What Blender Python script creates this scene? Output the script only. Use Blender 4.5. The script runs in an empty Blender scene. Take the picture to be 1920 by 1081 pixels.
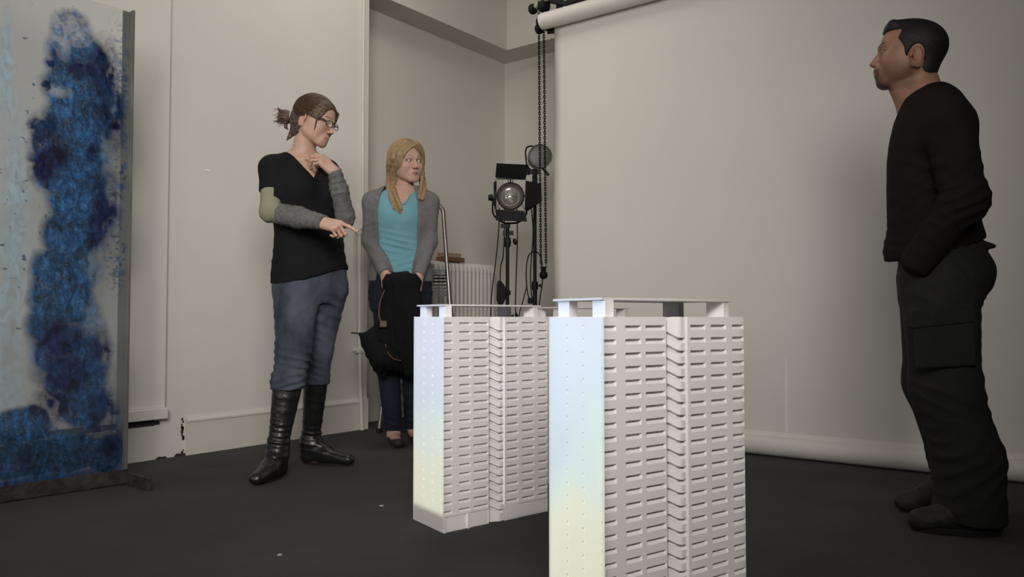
import bpy, math, random
import numpy as np
from mathutils import Vector, Matrix

# ---------------------------------------------------------------- camera, light, exposure
SC = bpy.context.scene
COL = SC.collection
YAW = math.radians(37.36)
PITCH = math.atan(53.0/1500.0)
FPX = 1500.0
CAMH = 0.72
cam = bpy.data.cameras.new('camera'); cam.sensor_width = 36.0; cam.lens = 36.0*FPX/1920.0
cam.clip_start = 0.05; cam.clip_end = 100
camo = bpy.data.objects.new('camera', cam); COL.objects.link(camo)
camo.location = (0, 0, CAMH); camo.rotation_euler = (math.pi/2+PITCH, 0, YAW)
SC.camera = camo
SC.view_settings.view_transform = 'Standard'; SC.view_settings.look = 'None'
SC.view_settings.gamma = 1.0; SC.view_settings.use_curve_mapping = False
SC.view_settings.exposure = -0.10

def camw(X, Y, Z=0.0):
    """point X to the right of the viewing axis, Y along it -> room coordinates"""
    c, s = math.cos(YAW), math.sin(YAW)
    return Vector((c*X-s*Y, s*X+c*Y, Z))

world = bpy.data.worlds.new('room_ambient'); SC.world = world; world.use_nodes = True
bg = world.node_tree.nodes['Background']
bg.inputs[0].default_value = (0.95, 0.97, 1.0, 1); bg.inputs[1].default_value = 0.02

def area_light(name, loc, target, sx, sy, power, color):
    l = bpy.data.lights.new(name, 'AREA'); l.shape = 'RECTANGLE'; l.size = sx; l.size_y = sy
    l.energy = power; l.color = color
    o = bpy.data.objects.new(name, l); COL.objects.link(o)
    o.location = loc
    o.rotation_euler = (Vector(target)-Vector(loc)).to_track_quat('-Z', 'Y').to_euler()
    return o
area_light('ceiling_light', camw(-0.6, 4.2, 3.6), camw(-0.6, 4.21, 0), 1.2, 1.2, 15, (1.0, 0.95, 0.88))
area_light('side_fill', camw(-3.0, 0.3, 1.5), camw(0.3, 4.5, 1.0), 1.6, 1.8, 21, (1.0, 0.965, 0.94))  # soft fill added at the left, power fitted to the wall tones
area_light('added_beam', camw(0.0, -1.0, 2.4), camw(-0.7, 5.2, 1.0), 1.9, 1.5, 30, (1.0, 0.955, 0.895)).data.spread = 1.2  # broad beam added behind the camera, power fitted to wall brightness
area_light('added_beam_low', camw(-0.9, -1.2, 1.9), camw(0.1, 5.0, 1.0), 1.2, 1.0, 4, (1.0, 0.955, 0.895)).data.spread = 1.2  # second, weaker added beam, lower and further left

# ---------------------------------------------------------------- materials
def newmat(name):
    m = bpy.data.materials.new(name); m.use_nodes = True
    nt = m.node_tree
    return m, nt, nt.nodes['Principled BSDF']

def mat(name, col, rough=0.6, metal=0.0, var=0.06, scale=8.0, bump=0.0, bscale=60.0, stretch=(1,1,1), spec=0.5, sheen=0.0, attr=None, dark=None, trans=0.0):
    m, nt, b = newmat(name); N = nt.nodes; L = nt.links
    tc = N.new('ShaderNodeTexCoord'); mp = N.new('ShaderNodeMapping'); mp.inputs['Scale'].default_value = stretch
    L.new(tc.outputs['Object'], mp.inputs[0])
    nz = N.new('ShaderNodeTexNoise'); nz.inputs['Scale'].default_value = scale; nz.inputs['Detail'].default_value = 5
    L.new(mp.outputs[0], nz.inputs['Vector'])
    rp = N.new('ShaderNodeValToRGB')
    c0 = [max(0, c*(1-var)) for c in col] if dark is None else list(dark); c1 = [min(1, c*(1+var)) for c in col]
    rp.color_ramp.elements[0].position = 0.3; rp.color_ramp.elements[0].color = (*c0, 1)
    rp.color_ramp.elements[1].position = 0.7; rp.color_ramp.elements[1].color = (*c1, 1)
    L.new(nz.outputs['Fac'], rp.inputs[0])
    out = rp.outputs[0]
    if attr:
        a = N.new('ShaderNodeVertexColor'); a.layer_name = attr
        mx = N.new('ShaderNodeMix'); mx.data_type = 'RGBA'; mx.blend_type = 'MULTIPLY'; mx.inputs[0].default_value = 1
        L.new(out, mx.inputs[6]); L.new(a.outputs[0], mx.inputs[7]); out = mx.outputs[2]
    L.new(out, b.inputs['Base Color'])
    b.inputs['Roughness'].default_value = rough; b.inputs['Metallic'].default_value = metal
    b.inputs['Specular IOR Level'].default_value = spec
    if sheen: b.inputs['Sheen Weight'].default_value = sheen
    if trans: b.inputs['Transmission Weight'].default_value = trans
    if bump:
        n2 = N.new('ShaderNodeTexNoise'); n2.inputs['Scale'].default_value = bscale; n2.inputs['Detail'].default_value = 4
        L.new(mp.outputs[0], n2.inputs['Vector'])
        bp = N.new('ShaderNodeBump'); bp.inputs['Strength'].default_value = bump; bp.inputs['Distance'].default_value = 0.01
        L.new(n2.outputs['Fac'], bp.inputs['Height']); L.new(bp.outputs[0], b.inputs['Normal'])
    return m

M = {}
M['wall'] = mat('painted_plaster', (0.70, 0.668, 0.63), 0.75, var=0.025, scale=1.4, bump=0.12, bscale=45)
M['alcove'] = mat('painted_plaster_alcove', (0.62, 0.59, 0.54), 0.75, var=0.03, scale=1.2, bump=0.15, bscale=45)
M['trim'] = mat('painted_trim', (0.66, 0.625, 0.575), 0.5, var=0.05, scale=3, bump=0.12, bscale=14)
M['slotdark'] = mat('gap_shade_and_grime', (0.030, 0.025, 0.022), 0.9)  # near-black for the shade in the panel slot and for the grimy chips
M['ceiling'] = mat('ceiling_paint', (0.7, 0.68, 0.65), 0.8)
M['carpet'] = mat('dark_grey_carpet', (0.064, 0.062, 0.058), 0.95, var=0.16, scale=2.2, bump=0.5, bscale=320, spec=0.1)
M['paper'] = mat('backdrop_paper', (0.665, 0.64, 0.60), 0.6, var=0.03, scale=1.7, bump=0.05, bscale=3.0, stretch=(1, 1, 0.6))
M['blackroll'] = mat('black_backdrop_paper', (0.012, 0.012, 0.013), 0.6)
M['blackmetal'] = mat('black_painted_metal', (0.009, 0.009, 0.0095), 0.55, var=0.2, bump=0.05, spec=0.22)
M['blackplastic'] = mat('black_plastic', (0.006, 0.006, 0.0065), 0.6, spec=0.12)
M['rubber'] = mat('cable_rubber', (0.010, 0.0095, 0.0095), 0.7, spec=0.2)
M['steel'] = mat('bare_steel', (0.145, 0.14, 0.13), 0.6, 0.3, var=0.22, scale=5)
M['rusty'] = mat('weathered_steel', (0.05, 0.043, 0.038), 0.6, 0.4, var=0.5, scale=22, bump=0.3, bscale=70)
M['alu'] = mat('brushed_aluminium', (0.27, 0.255, 0.235), 0.36, 0.9, var=0.1, stretch=(1, 1, 0.1), scale=30)
M['aludark'] = mat('ribbed_tread', (0.14, 0.14, 0.14), 0.55, 0.3)
M['radiator'] = mat('radiator_enamel', (0.60, 0.575, 0.535), 0.4, var=0.04)
M['model'] = mat('white_card_model', (0.70, 0.67, 0.665), 0.55, var=0.02, scale=6)
M['wood'] = mat('reddish_wood', (0.20, 0.09, 0.05), 0.6, var=0.35, scale=12, stretch=(1, 8, 8))
M['wood2'] = mat('pale_wood', (0.36, 0.27, 0.20), 0.65, var=0.2, scale=12, stretch=(1, 8, 8))
M['green'] = mat('green_plastic', (0.06, 0.13, 0.05), 0.5)
M['scrap'] = mat('scrap_paper', (0.5, 0.5, 0.48), 0.8)
M['hole'] = mat('chipped_plaster', (0.86, 0.84, 0.80), 0.9)

# ---------------------------------------------------------------- mesh helpers
class MB:
    def __init__(s): s.v = []; s.f = []
    def add(s, vs, fs):
        n = len(s.v); s.v += [tuple(v) for v in vs]; s.f += [tuple(i+n for i in f) for f in fs]; return s
    def box(s, a, b, M4=None):
        x0, y0, z0 = a; x1, y1, z1 = b
        vs = [(x0,y0,z0),(x1,y0,z0),(x1,y1,z0),(x0,y1,z0),(x0,y0,z1),(x1,y0,z1),(x1,y1,z1),(x0,y1,z1)]
        if M4 is not None: vs = [M4 @ Vector(v) for v in vs]
        return s.add(vs, [(0,3,2,1),(4,5,6,7),(0,1,5,4),(1,2,6,5),(2,3,7,6),(3,0,4,7)])
    def bar(s, p, q, w, h, up=(0,0,1)):
        p = Vector(p); q = Vector(q); d = (q-p).normalized(); u = Vector(up)
        r = d.cross(u)
        if r.length < 1e-4: r = d.cross(Vector((1,0,0)))
        r.normalize(); u = r.cross(d)
        vs = []
        for c in (p, q):
            for a, b in ((-1,-1),(1,-1),(1,1),(-1,1)): vs.append(c+r*a*w/2+u*b*h/2)
        return s.add(vs, [(0,1,2,3),(7,6,5,4),(0,4,5,1),(1,5,6,2),(2,6,7,3),(3,7,4,0)])
    def tube(s, pts, r, n=12, closed=False, cap=True):
        pts = [Vector(p) for p in pts]; m = len(pts)
        rr = r if hasattr(r, '__len__') else [r]*m
        up = None; vs = []
        for i in range(m):
            if closed: t = pts[(i+1) % m]-pts[i-1]
            else: t = pts[min(i+1, m-1)]-pts[max(i-1, 0)]
            t.normalize()
            if up is None:
                up = t.cross(Vector((0,0,1)))
                if up.length < 1e-3: up = t.cross(Vector((1,0,0)))
            up = (up-t*up.dot(t)).normalized(); w = t.cross(up)
            for k in range(n):
                a = 2*math.pi*k/n; vs.append(pts[i]+(up*math.cos(a)+w*math.sin(a))*rr[i])
        fs = []
        for i in range(m if closed else m-1):
            j = (i+1) % m
            for k in range(n):
                l = (k+1) % n; fs.append((i*n+k, i*n+l, j*n+l, j*n+k))
        if cap and not closed:
            fs.append(tuple(range(n-1, -1, -1))); fs.append(tuple((m-1)*n+k for k in range(n)))
        return s.add(vs, fs)
    def lathe(s, prof, n=32, M4=None, cap=True):
        vs = []; m = len(prof)
        for r, z in prof:
            for k in range(n):
                a = 2*math.pi*k/n; v = Vector((r*math.cos(a), r*math.sin(a), z))
                vs.append(M4 @ v if M4 is not None else v)
        fs = [(i*n+k, i*n+(k+1) % n, (i+1)*n+(k+1) % n, (i+1)*n+k) for i in range(m-1) for k in range(n)]
        if cap: fs.append(tuple(range(n-1, -1, -1))); fs.append(tuple((m-1)*n+k for k in range(n)))
        return s.add(vs, fs)
    def prism(s, poly, z0, z1, M4=None):
        n = len(poly); vs = [Vector((x, y, z0)) for x, y in poly]+[Vector((x, y, z1)) for x, y in poly]
        if M4 is not None: vs = [M4 @ v for v in vs]
        fs = [tuple(range(n-1, -1, -1)), tuple(range(n, 2*n))]+[(i, (i+1) % n, n+(i+1) % n, n+i) for i in range(n)]
        return s.add(vs, fs)
    def grid(s, P):
        nu = len(P); nv = len(P[0])
        return s.add([v for row in P for v in row], [(i*nv+j, (i+1)*nv+j, (i+1)*nv+j+1, i*nv+j+1) for i in range(nu-1) for j in range(nv-1)])
    def build(s, name, m, parent=None, smooth=False, bevel=0.0, loc=None, rotz=0.0, thick=0.0, angle=35):
        me = bpy.data.meshes.new(name); me.from_pydata([tuple(v) for v in s.v], [], s.f); me.update()
        o = bpy.data.objects.new(name, me); COL.objects.link(o)
        me.materials.append(m)
        if smooth:
            me.polygons.foreach_set('use_smooth', [True]*len(me.polygons))
            me.set_sharp_from_angle(angle=math.radians(angle))
        if thick:
            md = o.modifiers.new('solid', 'SOLIDIFY'); md.thickness = thick; md.offset = 0
        if bevel:
            md = o.modifiers.new('bevel', 'BEVEL'); md.width = bevel; md.segments = 2; md.limit_method = 'ANGLE'
        if parent: o.parent = parent
        if loc is not None: o.location = loc
        if rotz: o.rotation_euler = (0, 0, rotz)
        return o

def tag(o, label, cat=None, group=None):
    o['label'] = label
    if cat: o['category'] = cat
    if group: o['group'] = group
    return o
def thing(name, label, cat, loc=(0,0,0), rotz=0.0, group=None):
    o = bpy.data.objects.new(name, None); COL.objects.link(o); o.empty_display_size = 0.1
    o.location = loc; o.rotation_euler = (0, 0, rotz)
    return tag(o, label, cat, group)
def struct(o, label=None):
    o['kind'] = 'structure'
    if label: o['label'] = label
    return o
def facing(direction, up=(0,0,1)):
    """rotation taking +Z to direction"""
    return Vector(direction).to_track_quat('Z', 'Y').to_matrix().to_4x4()
def Tr(*v): return Matrix.Translation(Vector(v))
def spline(pts, n=8):
    pts = [Vector(p) for p in pts]; out = []
    for i in range(len(pts)-1):
        p0 = pts[max(i-1, 0)]; p1 = pts[i]; p2 = pts[i+1]; p3 = pts[min(i+2, len(pts)-1)]
        for k in range(n):
            t = k/n; out.append(0.5*((2*p1)+(p2-p0)*t+(2*p0-5*p1+4*p2-p3)*t*t+(3*p1-p0-3*p2+p3)*t**3))
    out.append(pts[-1]); return out

# ---------------------------------------------------------------- the room
XL, XA, YB, YC = -3.90, -4.127, 5.305, 3.55      # main wall, alcove wall, back wall, corner of the alcove
ZC, ZS, YS = 3.75, 2.865, 5.04                   # ceiling, soffit, front of the soffit on the back wall
YF, XR = -2.6, 3.2
struct(MB().box((XA-0.2, YF, -0.1), (XR, YB+0.2, 0)).build('floor', M['carpet']), 'dark grey carpet floor')
struct(MB().box((XA-0.2, YF, ZC), (XR, YB+0.2, ZC+0.1)).build('ceiling', M['ceiling']), 'white ceiling')
struct(MB().box((XL-0.4, YF, 0), (XL, YC, ZC)).build('wall_left', M['wall']), 'white painted wall behind the woman in black')
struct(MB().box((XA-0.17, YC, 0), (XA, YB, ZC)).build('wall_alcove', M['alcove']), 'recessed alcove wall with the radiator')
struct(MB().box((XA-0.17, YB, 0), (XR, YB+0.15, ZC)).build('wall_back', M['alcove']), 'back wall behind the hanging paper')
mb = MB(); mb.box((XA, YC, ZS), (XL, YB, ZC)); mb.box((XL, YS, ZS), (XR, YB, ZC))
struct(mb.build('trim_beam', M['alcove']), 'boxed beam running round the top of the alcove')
# proud panel at the left with the slot under it
mb = MB(); mb.box((XL-0.01, YF, 0.262), (XL+0.035, 2.17, ZC)); mb.box((XL-0.01, YF, 0.207), (XL+0.055, 2.175, 0.262))
struct(mb.build('trim_panel', M['wall'], bevel=0.004), 'boxed-in wall panel ending above a dark gap')
struct(MB().box((XL-0.005, YF, 0.172), (XL+0.004, 2.13, 0.208)).build('trim_gap_shade', M['slotdark']), 'dark strip coloured as the shade of the gap below the wall panel')  # solid dark strip stands in for the shade inside the slot
# baseboard with a moulded top
prof = [(0, 0), (0.016, 0), (0.016, 0.168), (0.020, 0.172), (0.020, 0.182), (0.012, 0.190), (0.008, 0.198), (0, 0.20)]
mb = MB(); n = len(prof)
vs = [(XL+a, 2.30, b) for a, b in prof]+[(XL+a, YC, b) for a, b in prof]
mb.add(vs, [tuple(range(n)), tuple(range(2*n-1, n-1, -1))]+[(i, n+i, n+(i+1) % n, (i+1) % n) for i in range(n)])
mb.box((XL, 3.49, 0), (XL+0.022, YC+0.004, 0.196))
struct(mb.build('baseboard_left', M['trim']), 'painted skirting board')
struct(MB().box((XL-0.03, 3.515, 0.19), (XL+0.008, YC+0.006, ZC)).build('trim_corner', M['trim'], bevel=0.004), 'corner bead of the alcove')
# chips where wall meets the skirting
rs = random.Random(3)
mb = MB()
for i in range(13):
    y = 2.285+rs.uniform(-.006, .006); z = rs.uniform(0.01, 0.19); a = rs.uniform(.002, .006)
    mb.box((XL, y-a, z-a*1.6), (XL+0.0035, y+a, z+a*1.6))
for (y, z, a, b) in [(2.27, .008, .03, .008), (2.31, .006, .016, .012), (2.17, .006, .03, .007), (2.13, .187, .03, .012)]:
    mb.prism([(y-a, z-b), (y+a, z-b), (y+a*.8, z+b*.6), (y+a*.2, z+b*.3), (y-a*.3, z+b), (y-a*.8, z+b*.2)], 0, 0.004,
             Matrix(((0,0,1,XL),(1,0,0,0),(0,1,0,0),(0,0,0,1))))
struct(mb.build('trim_chips', M['slotdark']), 'chipped paint and grime along the skirting joint')
# pipes
o = MB().tube(spline([(XL+0.030, 3.462, 1.30), (XL+0.030, 3.466, 0.9), (XL+0.030, 3.474, 0.4), (XL+0.036, 3.49, 0.0)], 6), 0.012, 12).build('pipe', M['trim'], smooth=True)
tag(o, 'thin white heating pipe running down the wall beside the alcove corner', 'pipe')
v = MB(); v.tube([(XL+0.030, 3.462, 1.245), (XL+0.030, 3.462, 1.30)], 0.019, 12); v.tube([(XL+0.03, 3.435, 1.268), (XL+0.03, 3.49, 1.268)], 0.014, 12)
v.tube([(XL+0.0, 3.462, 1.285), (XL+0.07, 3.462, 1.285)], 0.010, 10); v.build('valve', M['trim'], o, smooth=True)
v = MB(); v.box((XL, 3.452, 0.49), (XL+0.045, 3.488, 0.52)); v.box((XL, 3.43, 0.5), (XL+0.02, 3.452, 0.512)); v.build('pipe_clip', M['trim'], o, bevel=0.003)
o = MB().tube([(XL+0.012, 3.500, ZC), (XL+0.012, 3.503, 0.2)], 0.0085, 8).build('cable_conduit', M['trim'], smooth=True)
tag(o, 'slim white conduit running from ceiling to skirting beside the alcove edge', 'conduit')
mb = MB(); mb.prism([(-.016, -.004), (.013, -.007), (.017, .002), (.004, .0075), (-.012, .005)], 0, 0.0025, Matrix(((0,0,1,XL),(1,0,0,2.408),(0,1,0,1.507),(0,0,0,1))))
struct(mb.build('trim_scar', M['hole']), 'small white chip in the wall')
# ---------------------------------------------------------------- backdrop roll
RB = thing('paper_backdrop', 'large off-white seamless paper backdrop hanging from its roll behind the man', 'backdrop', (-2.85, 4.18, 0))
def P(o_): return o_
T0 = Vector((-2.85, 4.18, 0))
W = 2.72
# roll tube sits at z 2.60, paper falls from its front
mb = MB(); mb.tube([(-0.055, -0.056, 2.60), (W+0.05, -0.056, 2.60)], 0.052, 28)
mb.build('roll', M['paper'], RB, smooth=True)
MB().tube([(-0.085, -0.056, 2.60), (-0.05, -0.056, 2.60)], 0.030, 20).build('roll_core', M['blackplastic'], RB, smooth=True)
rows = []
for i in range(49):
    x = W*i/48; row = []
    wv = 0.006*math.sin(x*2.1+0.5)+0.003*math.sin(x*5.3)
    for j in range(60):
        t = j/59; z = 2.60-(2.60-0.075)*t
        edge = 0.010*math.exp(-(x/0.05)**2)*math.sin(t*9)
        dent = 0.004*math.exp(-((x-0.75)/0.22)**2-((z-1.15)/0.5)**2)
        row.append((x, wv*t+edge-0.002+dent, z))
    # curls forwards and under into the resting bottom roll
    for k in range(1, 16):
        a = k/15*math.pi*1.75
        r = 0.052
        y = wv + (-r) * (1-math.cos(a)) * 0.5 * 1.15; z = 0.062 + 0.013*math.cos(a) - 0.0 if False else 0.0
        y = wv-0.002 - r*(1-math.cos(a))*0.55 ; z = 0.075 - r*math.sin(a)*1.15 if a < math.pi else 0.075 + r*math.sin(a-math.pi)*1.0
        z = max(z, 0.012+0.0)
        row.append((x, y, z))
    rows.append(row)
mb = MB().grid(rows); o = mb.build('paper_sheet', M['paper'], RB, smooth=True, thick=0.0012, angle=180)
# the paper end wound on itself at the bottom
mb = MB(); mb.tube([(0.0, -0.052, 0.052), (W, -0.052, 0.052)], 0.050, 28); mb.build('bottom_roll', M['paper'], RB, smooth=True)
# bracket, expander knobs
def knob(mb, c, r=0.030, L=0.05):
    m4 = Tr(*c) @ facing((-1, 0, 0))
    mb.lathe([(r*.4, -L), (r*.4, -0.02), (r*.9, -0.018), (r, -0.008), (r, 0.010), (r*.85, 0.018), (0.001, 0.02)], 20, m4)
mb = MB(); knob(mb, (-0.155, 0.05, 2.605), 0.033, 0.10); mb.bar((-0.09, 0.05, 2.60), (-0.03, 0.05, 2.60), 0.035, 0.05)
mb.bar((-0.12, -0.02, 2.615), (0.06, 0.06, 2.525), 0.02, 0.05)
mb.bar((-0.075, 0.03, 2.58), (-0.075, 0.15, 2.62), 0.016, 0.06)
mb.build('bracket', M['blackmetal'], RB, bevel=0.003)
mb = MB(); mb.bar((-0.06, 0.15, 2.45), (-0.06, 0.15, ZC), 0.04, 0.03, up=(0, 1, 0)); mb.build('support_post', M['blackmetal'], RB, bevel=0.003)
def chain(mb, pts, pitch=0.0165):
    # evenly spaced alternating links along a polyline
    pts = [Vector(p) for p in pts]; seg = [0]
    for i in range(len(pts)-1): seg.append(seg[-1]+(pts[i+1]-pts[i]).length)
    n = int(seg[-1]/pitch); k = 0
    for i in range(n):
        s = (i+.5)*pitch
        while k < len(pts)-2 and seg[k+1] < s: k += 1
        t = (s-seg[k])/(seg[k+1]-seg[k]); c = pts[k].lerp(pts[k+1], t); d = (pts[k+1]-pts[k]).normalized()
        side = Vector((math.cos(YAW), math.sin(YAW), 0)) if i % 2 == 0 else Vector((-math.sin(YAW), math.cos(YAW), 0))
        side = (side-d*side.dot(d)).normalized()
        ring = []
        for j in range(10):
            a = 2*math.pi*j/10
            ring.append(c+d*math.sin(a)*0.0135+side*math.cos(a)*0.0062)
        mb.tube(ring, 0.0026, 5, closed=True)
mb = MB(); chain(mb, [(-0.122, 0.0, 2.70), (-0.116, 0.0, 1.8), (-0.108, 0.0, 1.035)]); mb.build('pull_chain', M['blackplastic'], RB, smooth=True)
mb = MB(); chain(mb, [(-0.084, 0.0, 2.70), (-0.076, 0.0, 1.8), (-0.068, 0.0, 1.045)]); mb.build('pull_chain', M['blackplastic'], RB, smooth=True)
m4 = Tr(-0.088, 0, 0.985)
mb = MB(); mb.lathe([(0.002, -0.026), (0.016, -0.022), (0.025, -0.01), (0.027, 0.004), (0.022, 0.018), (0.016, 0.026), (0.017, 0.045), (0.02, 0.052), (0.002, 0.053)], 24, m4)
mb.bar((-0.112, 0, 1.034), (-0.066, 0, 1.036), 0.012, 0.008)
mb.build('chain_weight', M['blackplastic'], RB, smooth=True)

# black roll above
RK = thing('black_backdrop_roll', 'black paper backdrop wound up on the bracket above the white roll', 'backdrop', (-2.80, 4.30, 2.77))
MB().tube([(0.0, 0, 0), (W, 0, 0)], 0.062, 28).build('roll', M['blackroll'], RK, smooth=True)
mb = MB(); knob(mb, (-0.235, -0.10, -0.035), 0.034, 0.08); knob(mb, (-0.10, -0.06, 0.03), 0.02, 0.05)
mb.bar((-0.15, -0.10, 0.01), (0.06, 0.02, -0.05), 0.022, 0.03); mb.lathe([(0.03, -0.03), (0.045, -0.02), (0.045, 0.02), (0.03, 0.03)], 20, Tr(-0.145, -0.1, -0.03) @ facing((-1, 0, 0)))
mb.build('bracket', M['blackmetal'], RK, bevel=0.003)
mb = MB(); mb.tube([(-0.20, -0.12, -0.035), (-0.15, -0.125, -0.012), (-0.1, -0.12, 0.0)], 0.017, 12)
mb.build('pulley', mat('pale_green_grey', (0.33, 0.35, 0.26), 0.5), RK, smooth=True)
mb = MB(); mb.lathe([(0.01, -0.035), (0.032, -0.03), (0.042, 0), (0.032, 0.03), (0.01, 0.035)], 20, facing((0.3, -1, 0.1)))
tag(mb.build('wall_hook', M['green'], smooth=True, loc=(-2.985, 4.5, 2.49)), 'small dark green clip behind the upper left edge of the paper', 'clip')
MB().bar((0.0, 0, 0), (0.02, 0.8, 0.0), 0.008, 0.008).build('hook_arm', M['blackmetal'], bpy.data.objects['wall_hook'])

# ---------------------------------------------------------------- painted glass screen in a steel frame
dirr = Vector((-3.476+3.446, 1.282-1.741, 0)).normalized()   # from the post towards the camera
GA = math.atan2(dirr.y, dirr.x)
GS = thing('glass_screen', 'free-standing glass sheet painted with deep blue pigment in a steel frame', 'artwork', (-3.447, 1.750, 0), GA)
GW, GH = 1.02, 2.065
mb = MB(); mb.box((-0.008, -0.020, 0.045), (0.004, 0.020, GH)); mb.box((-0.008, -0.020, 0.045), (0.03, -0.014, GH)); mb.build('post', M['steel'], GS, bevel=0.0015)
mb = MB(); mb.box((GW, -0.020, 0.045), (GW+0.012, 0.020, GH)); mb.build('post', M['steel'], GS, bevel=0.0015)
mb = MB(); mb.box((-0.01, 0.014, 0.0), (GW+0.012, 0.022, 0.065)); mb.box((-0.01, -0.022, 0.0), (GW+0.012, -0.014, 0.055)); mb.box((-0.01, -0.022, 0.0), (GW+0.012, 0.022, 0.008)); mb.build('bottom_rail', M['rusty'], GS, bevel=0.0015)
for xx in (-0.012, GW+0.006):
    fo = MB().box((xx, -0.36, 0), (xx+0.010, 0.235, 0.052)).build('foot', M['rusty'], GS, bevel=0.0015)

rng = np.random.RandomState(7)
def vnoise(x, y, seed=0, z=None):
    r = np.random.RandomState(seed); T = r.rand(64, 64).astype(np.float32)
    xi = np.floor(x).astype(int); yi = np.floor(y).astype(int); fx = x-xi; fy = y-yi
    fx = fx*fx*(3-2*fx); fy = fy*fy*(3-2*fy)
    a = T[xi % 64, yi % 64]; b = T[(xi+1) % 64, yi % 64]; c = T[xi % 64, (yi+1) % 64]; d = T[(xi+1) % 64, (yi+1) % 64]
    return (a*(1-fx)+b*fx)*(1-fy)+(c*(1-fx)+d*fx)*fy
def fbm(x, y, seed=0, oct=5):
    s = 0; a = .5; t = 0
    for k in range(oct):
        s = s+a*vnoise(x*2**k, y*2**k, seed+k); t += a; a *= .55
    return s/t
def px2pane(px, py):
    d = Vector(((px-960)/FPX, math.cos(PITCH)+((py-540.5)/FPX)*math.sin(PITCH), math.sin(PITCH)-((py-540.5)/FPX)*math.cos(PITCH)))
    dw = camw(d.x, d.y, d.z); n = Vector((-math.sin(GA), math.cos(GA), 0)); p0 = Vector(GS.location)
    t = n.dot(p0-Vector((0, 0, CAMH)))/n.dot(dw); q = Vector((0, 0, CAMH))+dw*t
    return (q-p0).dot(Vector((math.cos(GA), math.sin(GA), 0))), q.z
NX, NZ = 300, 610
xs = np.linspace(0.004, GW, NX); zs = np.linspace(0.02, GH, NZ)
X, Z = np.meshgrid(xs, zs, indexing='ij')
wx = X+0.028*(fbm(X*9, Z*9, 11)-.5)*2; wz = Z+0.028*(fbm(X*9, Z*9, 29)-.5)*2
def blob(px, py, rx, ry, soft=0.35):
    cx, cz = px2pane(px, py); ex, _ = px2pane(px-rx, py); _, ez = px2pane(px, py-ry)
    ex = abs(ex-cx); ez = abs(ez-cz)
    d = np.sqrt(((wx-cx)/ex)**2+((wz-cz)/ez)**2)
    return np.clip((1+soft*.5-d)/soft, 0, 1)
def union(L_, soft=.35):
    r = np.zeros_like(X)
    for b in L_: r = np.maximum(r, blob(*b, soft=soft))
    return r
body = union([(138,62,40,46),(150,110,66,52),(152,170,74,62),(152,230,74,62),(136,290,78,62),(144,335,66,60),(152,385,64,62),(140,440,64,50),(125,500,66,55),(115,560,62,60),(125,610,72,62),(132,660,70,62),(142,715,62,50),(90,260,34,46),(92,320,32,38),(120,850,120,38),(60,860,120,40),(160,760,50,45),(40,800,60,40),(200,850,40,40)], .28)
dark = union([(195,130,30,60),(205,190,28,60),(215,230,22,55),(92,115,13,20),(85,162,10,14),(70,240,18,30),(80,310,28,40),(200,380,26,60),(185,430,22,40),(175,290,14,18),(85,230,24,26),(190,660,24,50),(120,640,50,40),(130,700,60,35),(105,760,45,30),(190,770,30,40),(210,830,25,40),(160,130,50,18),(100,290,34,30)], .7)
pale = union([(140,50,34,34),(115,60,20,50),(110,170,28,14),(205,290,10,44),(185,500,26,34),(150,620,40,14),(180,600,24,30)], .9)*0.8
left = union([(12,130,14,110),(30,430,26,190),(15,560,16,120),(20,700,26,160),(18,520,10,200)], .9)*0.30
lower = np.clip((px2pane(100, 800)[1]-wz)/0.10, 0, 1)
veins = np.abs(fbm(X*16+3, Z*22+fbm(X*30, Z*30, 5)*2, 41, 5)-.5)*2
veins2 = np.abs(fbm(X*34, Z*48+2*veins, 77, 4)-.5)*2
fine = fbm(X*60, Z*60, 91, 3)
tex = np.clip(fbm(X*7, Z*7, 61, 5)*1.3-.15, 0, 1)
cov = body*np.clip(1.15-0.22*(veins < .04)-0.3*np.clip(.12-veins2, 0, 1)*6, 0.2, 1)
cov = np.where(pale > .3, cov*(1-.72*pale*np.clip(fine*2.2-.4, 0, 1)), cov)
spray = np.clip((union([(215,160,40,120),(215,260,30,80),(215,470,24,80),(160,120,60,70),(120,800,110,60),(215,340,26,100)], .9)-.25), 0, 1)*(fbm(X*75, Z*75, 17, 3) > .60)
dots = (fbm(X*55, Z*55, 133, 2) > .80)*0.7*(X > 0.03)*(fbm(X*5, Z*5, 9, 3) > .5)
dc = np.clip(dark*(0.45+0.75*fbm(X*18, Z*18, 19, 4)), 0, 1)
mid = np.array([0.018, 0.085, 0.235]); deep = np.array([0.006, 0.009, 0.060]); lt = np.array([0.15, 0.34, 0.52]); blk = np.array([0.008, 0.006, 0.026])
C = mid[None, None]*(0.45+1.2*veins[..., None]**.7)
C = C+(lt-mid)[None, None]*np.clip((.10-np.abs(veins2-.25))*6, 0, 1)[..., None]*.55
C = C*(1-tex[..., None]*.35)
C = C+(lt-C)*(pale*.5*tex)[..., None]
C = C*(1-dc[..., None])+(deep[None, None]*(1-tex[..., None])+blk[None, None]*tex[..., None])*dc[..., None]
A = np.maximum(cov*.97, np.maximum(dark*body*0.98, spray*.85)); A = np.maximum(A, dots)
A = np.maximum(A, dark*np.clip(fbm(X*24, Z*24, 3, 4)*2.4-.5, 0, 1))
lc = np.array([0.20, 0.45, 0.66]); A2 = np.clip(left*(0.4+.9*fbm(X*14, Z*2.5, 8, 4)), 0, .8)
C = np.where((A2 > A)[..., None], lc[None, None], C); A = np.maximum(A, A2)
lw = lower*np.clip(0.45+0.6*fbm(X*8, Z*14, 51, 4), 0, 1); lcol = np.array([0.012, 0.045, 0.12])[None, None]*(0.5+1.6*fbm(X*10, Z*6, 15, 4)[..., None]**1.5)
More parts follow.
